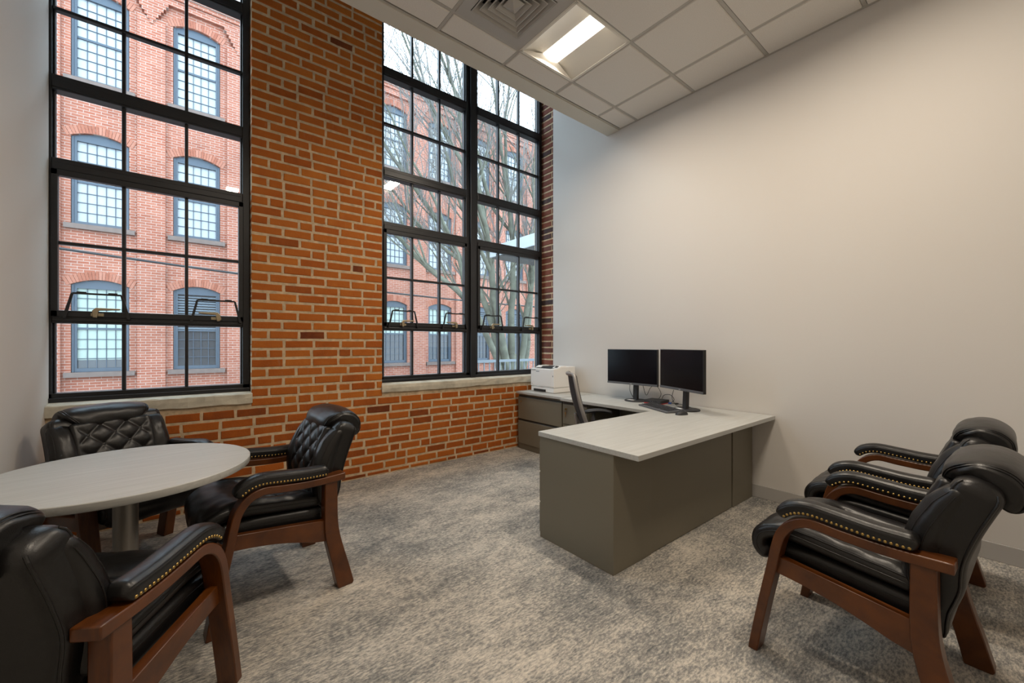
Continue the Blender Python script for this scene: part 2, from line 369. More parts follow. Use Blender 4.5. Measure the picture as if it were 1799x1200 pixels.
while z < TOP - .02:
    z1 = z + CH
    if z1 <= .80: course(mb, org, ux, un, XL, XR + .05, max(z, .0), z1, row, toned=(.10, .85))
    else:
        if z < .80: pass
        course(mb, org, ux, un, PX0, PX1, z, z1, row, header=.13, toned=(.25, 1.0))
        if z > HEAD:
            course(mb, org, ux, un, XL, PX0 - J, z, z1, row); course(mb, org, ux, un, PX1 + J, XR, z, z1, row)
    z = z1; row += 1
for (a, b, z0, z1) in ((XL - .1, XR + .2, -.02, .80), (PX0, PX1, .80, TOP), (XL - .1, PX0, HEAD, TOP), (PX1, XR + .2, HEAD, TOP)):
    mb.box(a, b, YW - .0005, 4.10, z0, z1, 1)
struct(mb.build('wall_back', ['brick', 'mortar']))
mb = MB(); org = Vector((XR + .004, 0, 0)); ux = Vector((0, 1, 0)); un = Vector((-1, 0, 0)); z = -.03; row = 0
while z < TOP - .02:
    if z + CH > .80:
        a, b = 3.738, 3.955
        cut = a + (.10 if row % 2 else .155) + random.uniform(-.008, .008)
        if row % 2: course(mb, org, ux, un, a, b, z, z + CH, 0, toned=(.15, .75), header=0)
        else:
            for l0, l1 in ((a, a + .022), (a + .036, b)): brick_block(mb, org, ux, un, l0, l1, z + J / 2, z + CH - J / 2, random.uniform(.001, .006), .09, random.choice((.15, .3, .45, .6)))
    z += CH; row += 1
mb.box(XR + .006, XR + .16, 3.736, 4.10, 0, TOP, 1)
struct(mb.build('trim_3', ['brick_red', 'mortar']))
# baseboards
def baseboard(name, *b):
    k = MB(); k.box(*b); return struct(k.build(name, 'base', bevel=.003))
baseboard('baseboard_right', XR - .012, XR - .0005, YB, 3.735, 0, .104)
baseboard('baseboard_left', XL + .0005, XL + .012, YB, 3.84, 0, .104)
# concrete sills
def sill(name, x0, x1):
    k = MB(); n = 22; rings = []
    for i in range(n + 1):
        x = x0 + (x1 - x0) * i / n; j = lambda: random.uniform(-.004, .004)
        rings.append([(x, YW - .022 + j(), .792 + j()), (x, YW - .024 + j(), .832), (x, YW - .020 + j(), SILL - .006 + j() * .7), (x, YW - .010, SILL + j() * .4), (x, YW + .05, SILL + .009), (x, YF + .10, SILL + .018), (x, YF + .10, .792)])
    k.loft(rings); return struct(k.build(name, 'conc'))
sill('trim_1', XL + .001, PX0 + .004); sill('trim_2', PX1 - .006, XR - .001)

# ---- windows
RA, M1, RB, RC, M2, RD = (1.40, 1.462), 1.933, (2.398, 2.486), (2.935, 3.030), 3.475, (3.942, 4.036)
BOT = (.886, .938)
def window_unit(win, x0, x1, light):
    """one tall black steel sash column: jambs, rails, bars, panes, hopper sash, catches"""
    f = MB(); jw = .05
    f.box(x0, x0 + jw, YF, YF + .085, BOT[0], HEAD); f.box(x1 - jw, x1, YF, YF + .085, BOT[0], HEAD)
    f.box(x0, x1, YF, YF + .085, BOT[0], BOT[1]); f.box(x0 - .0, x1, YF - .018, YF + .02, BOT[0] - .012, BOT[0] + .022)
    f.box(x0, x1, YF, YF + .085, HEAD - .05, HEAD)
    for (a, b) in (RA, RB, RC, RD):
        f.box(x0 + jw - .002, x1 - jw + .002, YF - .006, YF + .085, a, b); f.box(x0 + jw, x1 - jw, YF - .014, YF + .03, a + .012, b - .03)
    for a in (x0 + jw, x1 - jw - .012): f.box(a, a + .012, YF + .02, YF + .06, BOT[1], HEAD - .05)
    f.build('frame', 'blackm', win, bevel=.004)
    h = MB(); a, b = x0 + jw - .006, x1 - jw + .006; t = .034
    h.box(a, a + t, YF - .016, YF + .03, RA[1] - .02, RB[0] + .012); h.box(b - t, b, YF - .016, YF + .03, RA[1] - .02, RB[0] + .012)
    h.box(a, b, YF - .016, YF + .03, RA[1] - .02, RA[1] + .022); h.box(a, b, YF - .016, YF + .03, RB[0] - .028, RB[0] + .012)
    h.build('hopper_sash', 'blackm', win, bevel=.004)
    g0, g1 = x0 + jw, x1 - jw; bw = .011
    bands = [(BOT[1], RA[0], None), (RA[1] + .02, RB[0] - .026, M1), (RB[1], RC[0], None), (RC[1], RD[0], M2), (RD[1], HEAD - .05, None)]
    for z0, z1, mz in bands:
        for q in (1, 2):
            xm = g0 + (g1 - g0) * q / 3 - .008
            k = MB(); k.box(xm - bw, xm + bw, YF + .012, YF + .055, z0, z1); k.build('glazing_bar', 'blackm', win, bevel=.004)
        if mz:
            k = MB(); k.box(g0, g1, YF + .010, YF + .055, mz - .0105, mz + .0105); k.build('glazing_bar', 'blackm', win, bevel=.004)
        k = MB(); k.box(g0 - .004, g1 + .004, YF + .034, YF + .038, z0 - .004, z1 + .004); k.build('glass_pane', 'glass', win)
    # two stay loops with brass cam handles
    for s, cx in ((0, g0 + (g1 - g0) * .205), (1, g0 + (g1 - g0) * .835)):
        k = MB(); r = .006; y = YF - .030; zb = RA[0] + .035
        w0, w1, ht = .155, .118, .165
        for sg in (-1, 1):
            k.prism([(cx + sg * w0 - .009, zb), (cx + sg * w0 + .009, zb), (cx + sg * w1 + .007, zb + ht), (cx + sg * w1 - .007, zb + ht)], y - .004, y + .004)
            k.box(cx + sg * .075 - .022, cx + sg * .075 + .022, y - .012, y + .010, zb + ht - .004, zb + ht + .012)
            k.box(cx + sg * w0 - .008, cx + sg * w0 + .008, y, YF, zb - .004, zb + .014)
        k.box(cx - w1, cx + w1, y - .005, y + .005, zb + ht - .006, zb + ht + .006)
        k.build('stay_arm', 'blackm', win)
        k = MB(); d = 1 if s == 0 else -1
        k.box(cx - .035, cx + .03, YF - .024, YF - .014, RA[1] - .012, RA[1] + .010)
        k.prism([(cx - d * .022, RA[1] - .02), (cx - d * .002, RA[1] - .022), (cx + d * .006, RA[1] + .026), (cx + d * .11, RA[1] + .034), (cx + d * .112, RA[1] + .044), (cx - d * .008, RA[1] + .046), (cx - d * .026, RA[1] + .026)], YF - .044, YF - .026)
        k.build('cam_handle', 'handle', win, bevel=.003, label='worn brass cam handle')
def window(name, loc): 
    o = bpy.data.objects.new(name, None); COL.objects.link(o); o['kind'] = 'structure'; return o
w1 = window('window_1', None); window_unit(w1, XL - .036, PX0 - .004, 0)
w2 = window('window_2', None); XM = (PX1 + XR) / 2 - .006
window_unit(w2, PX1 + .002, XM - .030, 0); window_unit(w2, XM + .030, XR - .004, 0)
k = MB(); k.box(XM - .034, XM + .034, YF - .03, YF + .09, BOT[0] - .012, HEAD); k.build('mullion', 'blackm', w2, bevel=.004)

# ---- ceiling with hung tiles
GX = [3.287 - .609 * i for i in range(8)]; GY = [2.484 - .609 * i for i in range(8)]
LIGHT_T = [(2.068 + .305, 1.875 + .3045), (.24 + .305, .048 + .3045), (2.068 + .305, .048 + .3045)]
VENT_T = (1.459 + .3045, 1.875 + .3045)
cb = MB()
xs = [XR] + [g for g in GX if g > XL] + [XL]; ys = [2.707] + [g for g in GY if g > YB] + [YB]
for i in range(len(xs) - 1):
    for j in range(len(ys) - 1):
        cx, cy = (xs[i] + xs[i + 1]) / 2, (ys[j] + ys[j + 1]) / 2
        if any(abs(cx - a) < .2 and abs(cy - b) < .2 for a, b in LIGHT_T + [VENT_T]): continue
        a = .0145; x1, x0, y1, y0 = xs[i] - (a if i else .02), xs[i + 1] + (a if i + 2 < len(xs) else .02), ys[j] - (a if j else .02), ys[j + 1] + (a if j + 2 < len(ys) else .02)
        if x1 - x0 < .03 or y1 - y0 < .03: continue
        c = .006
        cb.loft([[(x0 - c * 0, y0, H + .012), (x1, y0, H + .012), (x1, y1, H + .012), (x0, y1, H + .012)], [(x0, y0, H + c), (x1, y0, H + c), (x1, y1, H + c), (x0, y1, H + c)], [(x0 + c, y0 + c, H), (x1 - c, y0 + c, H), (x1 - c, y1 - c, H), (x0 + c, y1 - c, H)]], 0)
for g in GX:
    if g > XL: cb.box(g - .012, g + .012, YB, 2.72, H + .006, H + .03, 1)
for g in GY:
    if g > YB: cb.box(XL, XR, g - .012, g + .012, H + .0055, H + .03, 1)
cb.box(XL, XR, 2.697, 2.715, H + .004, H + .03, 1); cb.box(XR - .022, XR, YB, 2.72, H + .002, H + .03, 1); cb.box(XL, XL + .022, YB, 2.72, H + .002, H + .03, 1)
cb.box(XL, XR, 2.713, 2.852, H - .004, H + .03, 2); cb.box(XL, XR, 2.852, 2.872, H - .004, TOP, 2)
cb.box(XL - .1, XR + .1, YB - .1, 2.86, H + .16, H + .20, 2); cb.box(XL - .16, XR + .3, 2.84, 4.12, TOP, TOP + .1, 2); cb.box(XL - .16, XR + .3, YB - .16, 2.9, TOP, TOP + .1, 2)
struct(cb.build('ceiling', ['ceil', 'bar', 'strip']))

# ---- lamps in the ceiling
def make_lamp(label):
    t = thing('ceiling_light', label, 'ceiling light', (0, 0, H), 0, 'square ceiling lights')
    k = MB(); a = .293; zt = .075; w = .083; e = .262
    k.box(-.3, .3, -.3, .3, zt + .045, zt + .055)
    for s in (-1, 1):
        k.box(s * .3 - .008, s * .3 + .008, -.3, .3, .004, zt + .05); k.box(-.3, .3, s * .3 - .008, s * .3 + .008, .004, zt + .05)
        k.box(*sorted((s * .283, s * .3)), -.3, .3, .002, .008); k.box(-.3, .3, *sorted((s * .283, s * .3)), .002, .008)
    k.build('housing', 'refl', t)
    for s in (-1, 1):
        k = MB(); n = 10
        rings = []
        for i in range(n + 1):
            u = i / n; x = s * (a - (a - w) * u); z = .006 + zt * math.sin(u * math.pi * .5) * (1 - .25 * u)
            rings.append([(x, -a, z), (x, a, z), (x, a, z + .003), (x, -a, z + .003)])
        k.loft(rings); k.build('reflector', 'refl', t, smooth=40)
        k = MB(); k.add([(-a, s * a, .004), (a, s * a, .004), (w, s * e, zt * .82), (-w, s * e, zt * .82)], [(0, 1, 2, 3)]); k.build('end_plate', 'refl', t)
    k = MB(); rings = []
    for i in range(9):
        u = i / 8 * 2 - 1; x = w * u; z = zt * .78 - .022 * (1 - u * u)
        rings.append([(x, -e, z), (x, e, z), (x, e, z + .004), (x, -e, z + .004)])
    k.loft(rings); k.build('lens', 'lens', t, smooth=40, label='glowing white lens')
    ld = bpy.data.lights.new('lamp_light', 'AREA'); ld.shape = 'RECTANGLE'; ld.size = .15; ld.size_y = .50; ld.energy = LAMP; ld.color = LAMP_COL; ld.spread = R(168)
    lo = bpy.data.objects.new('lamp_light', ld); COL.objects.link(lo); lo.parent = t; lo.location = (0, 0, zt * .78 - .026)
    return t
L0 = make_lamp('lit square recessed ceiling light beside the square air vent'); L0.location = (*LIGHT_T[0], H)
for p, lb in zip(LIGHT_T[1:], ('lit ceiling light over the foreground armchair by the left wall', 'lit ceiling light over the two armchairs by the right wall')):
    copy_tree(L0, lb, (*p, H), 0)
vt = thing('ceiling_vent', 'square grey air vent with stepped louvers beside the lit ceiling light', 'vent', (*VENT_T, H))
k = MB(); o = .292; q = .215
for a in ((-o, o, -o, -q), (-o, o, q, o), (-o, -q, -q, q), (q, o, -q, q)): k.box(*a, .002, .008)
k.build('face_plate', 'vent', vt)
k = MB(); k.box(-.23, .23, -.23, .23, .10, .11)
for s in (-1, 1): k.box(*sorted((s * .218, s * .226)), -.22, .22, .006, .11); k.box(-.22, .22, *sorted((s * .218, s * .226)), .006, .11)
k.build('duct', 'dark', vt)
for hb in (.210, .170, .130, .090):
    k = MB(); ht = hb - .050
    def sq(a, z): return [(-a, -a, z), (a, -a, z), (a, a, z), (-a, a, z)]
    k.loft([sq(hb, -.002), sq(hb, .003), sq(ht, .050), sq(ht - .004, .050), sq(hb - .009, .003), sq(hb - .006, -.002)], loop=True, cap=False); k.build('louver_ring', 'vent', vt)
k = MB(); k.add([(-.055, -.055, .012), (.055, -.055, .012), (.055, .055, .012), (-.055, .055, .012), (0, 0, -.02 + .0), (0, 0, .03)], [(0, 1, 4), (1, 2, 4), (2, 3, 4), (3, 0, 4), (1, 0, 5), (2, 1, 5), (3, 2, 5), (0, 3, 5)]); k.build('center_cone', 'vent', vt)

# ================================================================== ARMCHAIRS
ARM_C = [(.018, 0), (.052, .19), (.088, .37), (.104, .455), (.122, .515), (.158, .562), (.215, .5865), (.30, .5795), (.40, .573), (.50, .5735), (.585, .577)]
def offset_outline(path, half):
    P, _ = resample(path, 48); A = []; B = []
    for i, p in enumerate(P):
        t = P[min(i + 1, 47)] - P[max(i - 1, 0)]; t.normalize(); n = Vector((-t[1], t[0])); A.append(p + n * half); B.append(p - n * half)
    A[0].y = B[0].y = 0; A[0].x -= 0; A[-1].x = B[-1].x = .587
    return A + B[::-1]
def button_at(mb, s, y, z, n, r=.011):
    """domed upholstery button facing n=(ds, dz)"""
    n = Vector((-n[0], 0, n[1])).normalized(); a = Vector((0, 1, 0)); b = n.cross(a); c = Vector((S0 - s, y, z)); rings = []
    for q in (0, .35, .7, .95, 1.0):
        rr = r * math.sqrt(max(.004, 1 - q * q)); rings.append([c + n * (q * r * .6) + (a * math.cos(2 * math.pi * j / 12) + b * math.sin(2 * math.pi * j / 12)) * rr for j in range(12)])
    mb.loft(rings)
def diamond(u, v):
    a = abs(math.sin(math.pi * (u + v))); b = abs(math.sin(math.pi * (u - v))); return (a * b) ** .36, a, b
nail_mb = MB()
for_r = [(0.0052, 0), (.0048, .0014), (.0033, .0027), (.0013, .0033)]
nail_mb.lathe(for_r, 10); NAIL = nail_mb.mesh('nail_head', 'brassn', 60)

def make_armchair(label):
    t = thing('armchair', label, 'armchair', group='black leather armchairs')
    for s in (1, -1):
        ya, yb = sorted((s * .255, s * .325))
        k = MB(); k.prism([(S0 - p[0], p[1]) for p in offset_outline(ARM_C, .0175)], ya, yb); k.build('arm_frame', 'wood', t, smooth=35, bevel=.004, label='bent wooden arm running down into the front leg')
        k = MB(); rl = [(.488, .562), (.486, .42), (.487, .33), (.494, .265), (.508, .20), (.524, .13), (.553, 0), (.628, 0), (.634, .012), (.606, .12), (.583, .20), (.563, .28), (.552, .37), (.549, .562)]
        P = [(S0 - p[0], p[1]) for p in catmull(rl[:7], 24) + [Vector(p) for p in rl[7:9]] + catmull(rl[9:], 20)]
        k.prism(P, *sorted((s * .262, s * .318))); k.build('rear_leg', 'wood', t, smooth=35, bevel=.004)
        k = MB(); top = [(.093, .414), (.488, .367)]; low = catmull([(.497, .258), (.44, .270), (.38, .290), (.28, .318), (.18, .336), (.077, .347)], 16)
        k.prism([(S0 - p[0], p[1]) for p in top + list(low)], *sorted((s * .268, s * .302))); k.build('side_rail', 'wood', t, smooth=35, bevel=.003)
        # arm pad
        k = MB(); path = [(.112, .580), (.130, .603), (.165, .624), (.215, .634), (.30, .6275), (.40, .6185), (.508, .617)]
        rg = pad(k, path, .0375, .0215, s * .290, rc=.014, ns=30, nt=8, capr=.022, rb=.008, disp=lambda s_, y, u: .010 * (1 - (y / .0375) ** 2) * sm(0, .12, u))
        ap = k.build('arm_pad', 'leather', t, smooth=60)
        for e in (-1, 1): seam(rg, idx_outer(8, e), .0016).build('stitching', 'leather', ap)
        for e, cnt in ((s, 26), (-s, 22)):
            line = [Vector(q[idx_side_low(8, e)]) for q in rg[4:-4]]; L = [0]
            for p, q in zip(line, line[1:]): L.append(L[-1] + (q - p).length)
            for n_ in range(cnt):
                d = L[-1] * (n_ + .3) / (cnt - .4); j = max(i for i in range(len(L)) if L[i] <= d + 1e-9); j = min(j, len(line) - 2); p = line[j].lerp(line[j + 1], (d - L[j]) / max(1e-6, L[j + 1] - L[j]))
                o = bpy.data.objects.new('nail_head', NAIL); COL.objects.link(o); o.parent = ap; o.location = (p.x, p.y - e * .0004, p.z + .001); o.rotation_euler = (R(-90) * e, 0, 0)
    k = MB(); k.box(S0 - .125, S0 - .09, -.262, .262, .335, .395); k.build('front_rail', 'wood', t, bevel=.003)
    k = MB(); k.box(S0 - .54, S0 - .51, -.262, .262, .27, .35); k.build('back_rail', 'wood', t, bevel=.003)
    # seat
    k = MB(); sb_r = pad(k, [(.055, .402), (.20, .402), (.35, .388), (.505, .372)], .250, .046, 0, rc=.028, ns=20, nt=8, capr=.03, disp=None); sb = k.build('seat_base', 'leather', t, smooth=60)
    def seat_d(s, y, u):
        ay = abs(y); zone = sm(.165, .150, ay) * sm(.205, .23, s)
        pf, a, b = diamond(y / .14, (s - .335) / .14)
        d = zone * (-.016 + .022 * pf)
        d -= .010 * math.exp(-((ay - .165) / .008) ** 2) * sm(.17, .21, s) + .010 * math.exp(-((s - .208) / .008) ** 2) * sm(.18, .16, ay)
        d += .014 * math.exp(-((ay - .208) / .03) ** 2) * sm(.05, .15, s) * sm(.52, .42, s)
        d += .004 * noise.noise((s * 22, y * 16, 2.2)) + .008 * (1 - (y / .25) ** 2) * sm(.25, .12, s)
        return d
    k = MB(); sc_r = pad(k, [(.05, .366), (.012, .402), (.018, .452), (.068, .484), (.15, .489), (.30, .472), (.50, .450)], .252, .030, 0, rc=.026, ns=58, nt=56, capr=.028, disp=seat_d)
    sc = k.build('seat_cushion', 'leather', t, smooth=70)
    for (s_, y) in ((.335, 0), (.405, .07), (.405, -.07), (.265, .07), (.265, -.07), (.475, 0)):
        k = MB(); button_at(k, s_, y, .470 + .028 - .0155 + (.335 - s_) * .11, (.1, 1)); k.build('button', 'leather', sc, smooth=60)
    for s in (1, -1):
        seam(sc_r, idx_side_top(56, s), .0018).build('piping', 'leather', sc); seam(sc_r, idx_outer(56, s), .0014).build('stitching', 'leather', sc)
        seam(sb_r, idx_side_top(8, s), .0022).build('piping', 'leather', sb)
    # back
    def back_d(s, y, u):
        pf, a, b = diamond(y / .12, (u - .80) * 3.4)
        return sm(.168, .150, abs(y)) * (-.013 + .017 * pf) * sm(.02, .12, u)
    bpath = [(.505, .42), (.496, .52), (.503, .62), (.530, .715), (.572, .81)]
    k = MB(); pad(k, bpath, .185, .035, 0, rc=.02, ns=56, nt=52, capr=.02, disp=back_d); bk = k.build('backrest', 'leather', t, smooth=70)
    PB, _ = resample(bpath, 201)
    for n_ in range(-5, 6):
        for m_ in range(-5, 6):
            y = .12 * (n_ + m_) / 2; v = (n_ - m_) / 2; u = .80 + v / 3.4
            if abs(y) > .13 or not .12 < u < .93: continue
            i = int(u * 200); p = PB[i]; tt = (PB[min(200, i + 1)] - PB[i - 1]).normalized(); nn = Vector((-tt[1], tt[0])); p = p + nn * .0215
            k = MB(); button_at(k, p[0], y, p[1], (nn[0], nn[1])); k.build('button', 'leather', bk, smooth=60)
    for s in (1, -1):
        k = MB(); wg_r = pad(k, [(.508, .425), (.505, .52), (.515, .62), (.545, .71), (.578, .775), (.604, .812)], lambda u: .050 + .008 * math.sin(math.pi * u), lambda u: .030 + .016 * math.sin(math.pi * min(1, u * 1.05)) - .010 * sm(.75, 1, u), s * .212, rc=.040, ns=30, nt=10, capr=.035, disp=lambda s_, y, u: .010 * (1 - (y / .06) ** 2) + .004 * noise.noise((u * 9, y * 30, s * 3)))
        wg = k.build('side_bolster', 'leather', t, smooth=70)
        for e in (1, -1): seam(wg_r, idx_outer(10, e), .0020, i1=-5).build('stitching', 'leather', wg)
        seam(wg_r, idx_side_top(10, s), .0026, i1=-5).build('piping', 'leather', wg)
    rp = [(.550, .295), (.545, .38), (.543, .48), (.550, .58), (.578, .68), (.612, .77), (.640, .838)]
    k = MB(); bp_r = pad(k, rp, lambda u: .228 + .030 * sm(.1, .6, u), lambda u: .016 + .042 * sm(.05, .38, u), 0, rc=.030, ns=34, nt=10, capr=.045); bp = k.build('back_panel', 'leather', t, smooth=60)
    for s in (1, -1):
        seam(bp_r, idx_side_low(10, s) + (2 if s > 0 else -2), .0042).build('piping', 'leather', bp); seam(bp_r, idx_outer(10, s), .0036, i0=8).build('piping', 'leather', bp)
    # head roll, draped over the top
    sec = catmull([(.548, .766), (.535, .80), (.540, .842), (.562, .873), (.602, .893), (.648, .897), (.692, .882), (.723, .848), (.730, .805), (.719, .770), (.695, .757), (.670, .772), (.655, .798), (.622, .80), (.585, .79), (.548, .766)], 61)[:-1]
    ctr = Vector((.635, .835)); vs = [-1, -.992, -.97, -.93, -.87, -.8, -.6, -.4, -.2, 0, .2, .4, .6, .8, .87, .93, .97, .992, 1]; rings = []
    for v in vs:
        d = 1 - abs(v); ins = 1 if d > .24 else .74 + .26 * math.sqrt(max(0, 1 - ((.24 - d) / .24) ** 2)); ring = []
        for p in sec:
            front = sm(.65, .54, p[0]) * sm(.90, .77, p[1]); hw = .202 - .072 * front
            q = ctr + (p - ctr) * ins; bul = .004 * noise.noise((v * 6, p[0] * 20, p[1] * 20))
            ring.append((S0 - q[0] + bul, v * hw, q[1] + bul + .008 - .022 * abs(v) ** 2.5))
        rings.append(ring)
    k = MB(); k.loft(rings); hr = k.build('head_roll', 'leather', t, smooth=70)
    for s in (1, -1):
        for v in (.955, .915):
            path = []
            for p in sec[2:46]:
                front = sm(.65, .54, p[0]) * sm(.90, .77, p[1]); hw = .202 - .072 * front; d = 1 - v
                ins = .74 + .26 * math.sqrt(max(0, 1 - ((.24 - d) / .24) ** 2)); q = ctr + (p - ctr) * (ins + .006); path.append((S0 - q[0], s * v * hw, q[1] + .008 - .022 * v ** 2.5))
            k = MB(); k.tube(path, .0022, 6); k.build('piping', 'leather', hr)
    return t
def chair_at(x, y, deg):   # x, y: midpoint between the front toes; deg: facing
    return (x - S0 * math.cos(R(deg)), y - S0 * math.sin(R(deg)), 0), R(deg)
A0 = make_armchair('black leather armchair with wooden arms, nearer of the two facing the desk')
A0.location, r_ = chair_at(2.149, .693, 88.1); A0.rotation_euler = (0, 0, r_)
copy_tree(A0, 'black leather armchair nearest the right wall, farther of the two facing the desk', *chair_at(2.944, .73, 90.6))
copy_tree(A0, 'black leather armchair in side view at the right edge of the round table', *chair_at(.031, 2.456, 185))
copy_tree(A0, 'foreground black leather armchair by the left wall, seen from behind, cut by the photo edge', *chair_at(-.106, 2.019, 56.6))
copy_tree(A0, 'black leather armchair behind the round table, its tufted back under the left window', *chair_at(-.079, 2.889, -61))

# ================================================================== ROUND TABLE
rt = thing('round_table', 'round pale woodgrain table on a grey steel column between the armchairs', 'table', (-.207, 2.424, 0))
k = MB(); k.lathe([(.40, .690), (.452, .690), (.4545, .693), (.4545, .719), (.452, .7215), (.44, .7225), (.2, .7225), (.01, .7225)], 96); k.build('tabletop', 'lam', rt, smooth=40, rot=(0, 0, R(8)))
k = MB(); k.lathe([(.042, .02), (.042, .685)], 32); k.lathe([(.14, .680), (.14, .690)], 32); k.build('column', 'steel', rt, smooth=40)
k = MB(); k.lathe([(.27, 0), (.27, .010), (.255, .016), (.06, .026), (.043, .05)], 48); k.build('foot_plate', 'steel', rt, smooth=40)

# ================================================================== DESK
ZD = .690
dk = thing('desk', 'l-shaped desk peninsula with pale woodgrain top and olive grey steel base', 'desk', (2.735, 1.60, 0))
def rel(o, *b): return (b[0] - o[0], b[1] - o[0], b[2] - o[1], b[3] - o[1], b[4], b[5])
do = (2.735, 1.60)
k = MB(); k.box(*rel(do, 1.797, XR - .012, 1.208, 1.965, ZD - .030, ZD)); k.build('desktop', 'lam', dk, bevel=.0025)
k = MB(); k.box(*rel(do, 1.808, 2.172, 1.372, 1.958, 0, ZD - .031)); k.build('pedestal', 'olive', dk, bevel=.003)
k = MB(); k.box(*rel(do, 2.1735, 3.274, 1.376, 1.394, .004, ZD - .031)); k.build('modesty_panel', 'olive', dk, bevel=.002)
k = MB(); k.box(*rel(do, 3.288, 3.652, 1.372, 1.958, 0, ZD - .031)); k.build('pedestal', 'olive', dk, bevel=.003)
k = MB(); k.box(*rel(do, 3.274, 3.290, 1.40, 1.93, .01, ZD - .031)); k.build('gap_shade_strip', 'oliveg', dk)  # dark strip painted as the shade in the open gap beside the pedestal
for i in range(3):
    k = MB(); k.box(*rel(do, 1.815, 2.165, 1.958, 1.972, .03 + .2 * i, .22 + .2 * i)); k.build('drawer_front', 'olive', dk, bevel=.003)
rn = thing('desk_return', 'narrow return top of pale woodgrain along the right wall under the monitor', 'desk return', (3.38, 2.5, 0))
ro = (3.38, 2.5)
k = MB(); k.box(*rel(ro, 3.098, XR - .014, 1.967, 3.0435, ZD - .030, ZD)); k.build('return_top', 'lam', rn, bevel=.0025, rot=(0, 0, 0))
k = MB(); k.box(*rel(ro, XR - .05, XR - .03, 1.97, 2.66, .25, ZD - .031)); k.build('back_panel', 'olive', rn)
pc = thing('pedestal_cabinet', 'olive grey drawer pedestal with keys in its lock, next to the wide file cabinet', 'cabinet', (3.40, 2.87, 0))
po = (3.40, 2.87)
k = MB(); k.box(*rel(po, 3.150, XR - .02, 2.694, 3.045, 0, ZD - .031)); k.build('body', 'olive', pc, bevel=.002)
for z0, z1 in ((.06, .235), (.245, .405), (.415, .625)):
    k = MB(); k.box(*rel(po, 3.132, 3.150, 2.702, 3.037, z0, z1)); k.build('drawer', 'olive', pc, bevel=.003)
k = MB(); k.box(*rel(po, 3.138, 3.150, 2.70, 3.04, .628, .658)); k.build('pull_recess', 'oliveg', pc)  # solid slab, its dark colour painted as the shade of the recess
def lock(parent, o, x, y, z, keys):
    c = MB(); n = 14; c.loft([[(x - d - o[0], y + r * math.cos(2 * math.pi * j / n) - o[1], z + r * math.sin(2 * math.pi * j / n)) for j in range(n)] for r, d in ((.010, 0), (.010, .005), (.007, .007), (.002, .0075))])
    l = c.build('lock', 'brass', parent, smooth=40, label='round brass lock')
    if keys:
        c = MB(); c.box(x - .020 - o[0], x - .008 - o[0], y - .002 - o[1], y + .002 - o[1], z - .010, z + .010)
        c.box(x - .016 - o[0], x - .013 - o[0], y - .010 - o[1], y + .010 - o[1], z - .055, z - .030); c.box(x - .016 - o[0], x - .013 - o[0], y - .003 - o[1], y + .003 - o[1], z - .085, z - .052)
        c.tube([(x - .0145 - o[0], y + .011 * math.sin(a * math.pi / 6) - o[1], z - .020 + .012 * math.cos(a * math.pi / 6)) for a in range(13)], .0014, 6); c.build('key', 'brass', parent, label='brass keys hanging from the lock')
lock(pc, po, 3.132, 2.985, .575, True)
fc = thing('file_cabinet', 'wide olive grey two-drawer file cabinet under the printer by the brick wall', 'cabinet', (3.40, 3.43, 0))
fo = (3.40, 3.43)
k = MB(); k.box(*rel(fo, 3.158, XR - .02, 3.052, 3.800, 0, ZD - .024)); k.build('body', 'olive', fc, bevel=.002)
k = MB(); k.box(*rel(fo, 3.122, XR - .014, 3.046, 3.806, ZD - .022, ZD + .004)); k.build('top', 'lam', fc, bevel=.002)
for z0, z1 in ((.072, .342), (.366, .628)):
    k = MB(); k.box(*rel(fo, 3.140, 3.158, 3.060, 3.792, z0, z1)); d = k.build('drawer', 'olive', fc, bevel=.003)
    k = MB(); k.prism([(3.142 - fo[0], z1 + .001), (3.160 - fo[0], z1 + .001), (3.160 - fo[0], z1 + .022)], 3.062 - fo[1], 3.79 - fo[1]); k.build('drawer_pull', 'oliveg', d)
lock(fc, fo, 3.140, 3.735, .575, False)

# ================================================================== PRINTER
pr = thing('printer', 'white laser printer with a black paper slot on the file cabinet', 'printer', (3.455, 3.515, ZD + .004))
def P_(x0, x1, y0, y1, z0, z1): return (x0, x1, y0, y1, z0, z1)
hx, hy, hz = .180, .2, .284
k = MB(); k.prism([(-hx, .062), (hx, .062), (hx, hz + .018), (-.075, hz + .018), (-.10, hz), (-hx, hz - .004)], -hy, hy, 'y'); k.build('body', 'pwhite', pr, bevel=.008, seg=3)
k = MB(); k.box(-hx + .004, hx, -hy + .004, hy - .004, .004, .060); pd = k.build('paper_drawer', 'pwhite', pr, bevel=.004)
k = MB(); k.box(-hx - .001, -hx + .05, -.06, .145, .008, .036); k.build('slot', 'pblk', pd)
k = MB(); k.box(-hx - .003, -hx + .004, -hy + .05, hy - .03, .078, hz - .012); k.build('front_door', 'pwhite', pr, bevel=.002)
k = MB(); k.prism([(-hx + .012, hz - .002), (-.104, hz + .001), (-.075, hz + .0195), (.10, hz + .0195), (.10, hz + .017), (-.06, hz + .004), (-hx + .012, hz - .008)], -.13, .15, 'y'); k.build('output_tray', 'pblk', pr)
k = MB(); k.prism([(-.110, hz + .004), (-.060, hz + .026), (.03, hz + .026), (.03, hz + .012), (-.09, hz - .002)], .10, hy - .008, 'y'); k.build('tray_shoulder', 'pwhite', pr, bevel=.002)
k = MB(); k.prism([(-.110, hz + .004), (-.060, hz + .026), (.03, hz + .026), (.03, hz + .012), (-.09, hz - .002)], -hy + .006, -.098, 'y'); cp = k.build('control_panel', 'pwhite', pr, bevel=.002)
k = MB(); k.prism([(-.100, hz + .010), (-.066, hz + .0253), (-.068, hz + .0265), (-.102, hz + .0115)], -hy + .03, -.125, 'y'); k.build('display', 'pblk', cp, label='small dark display')
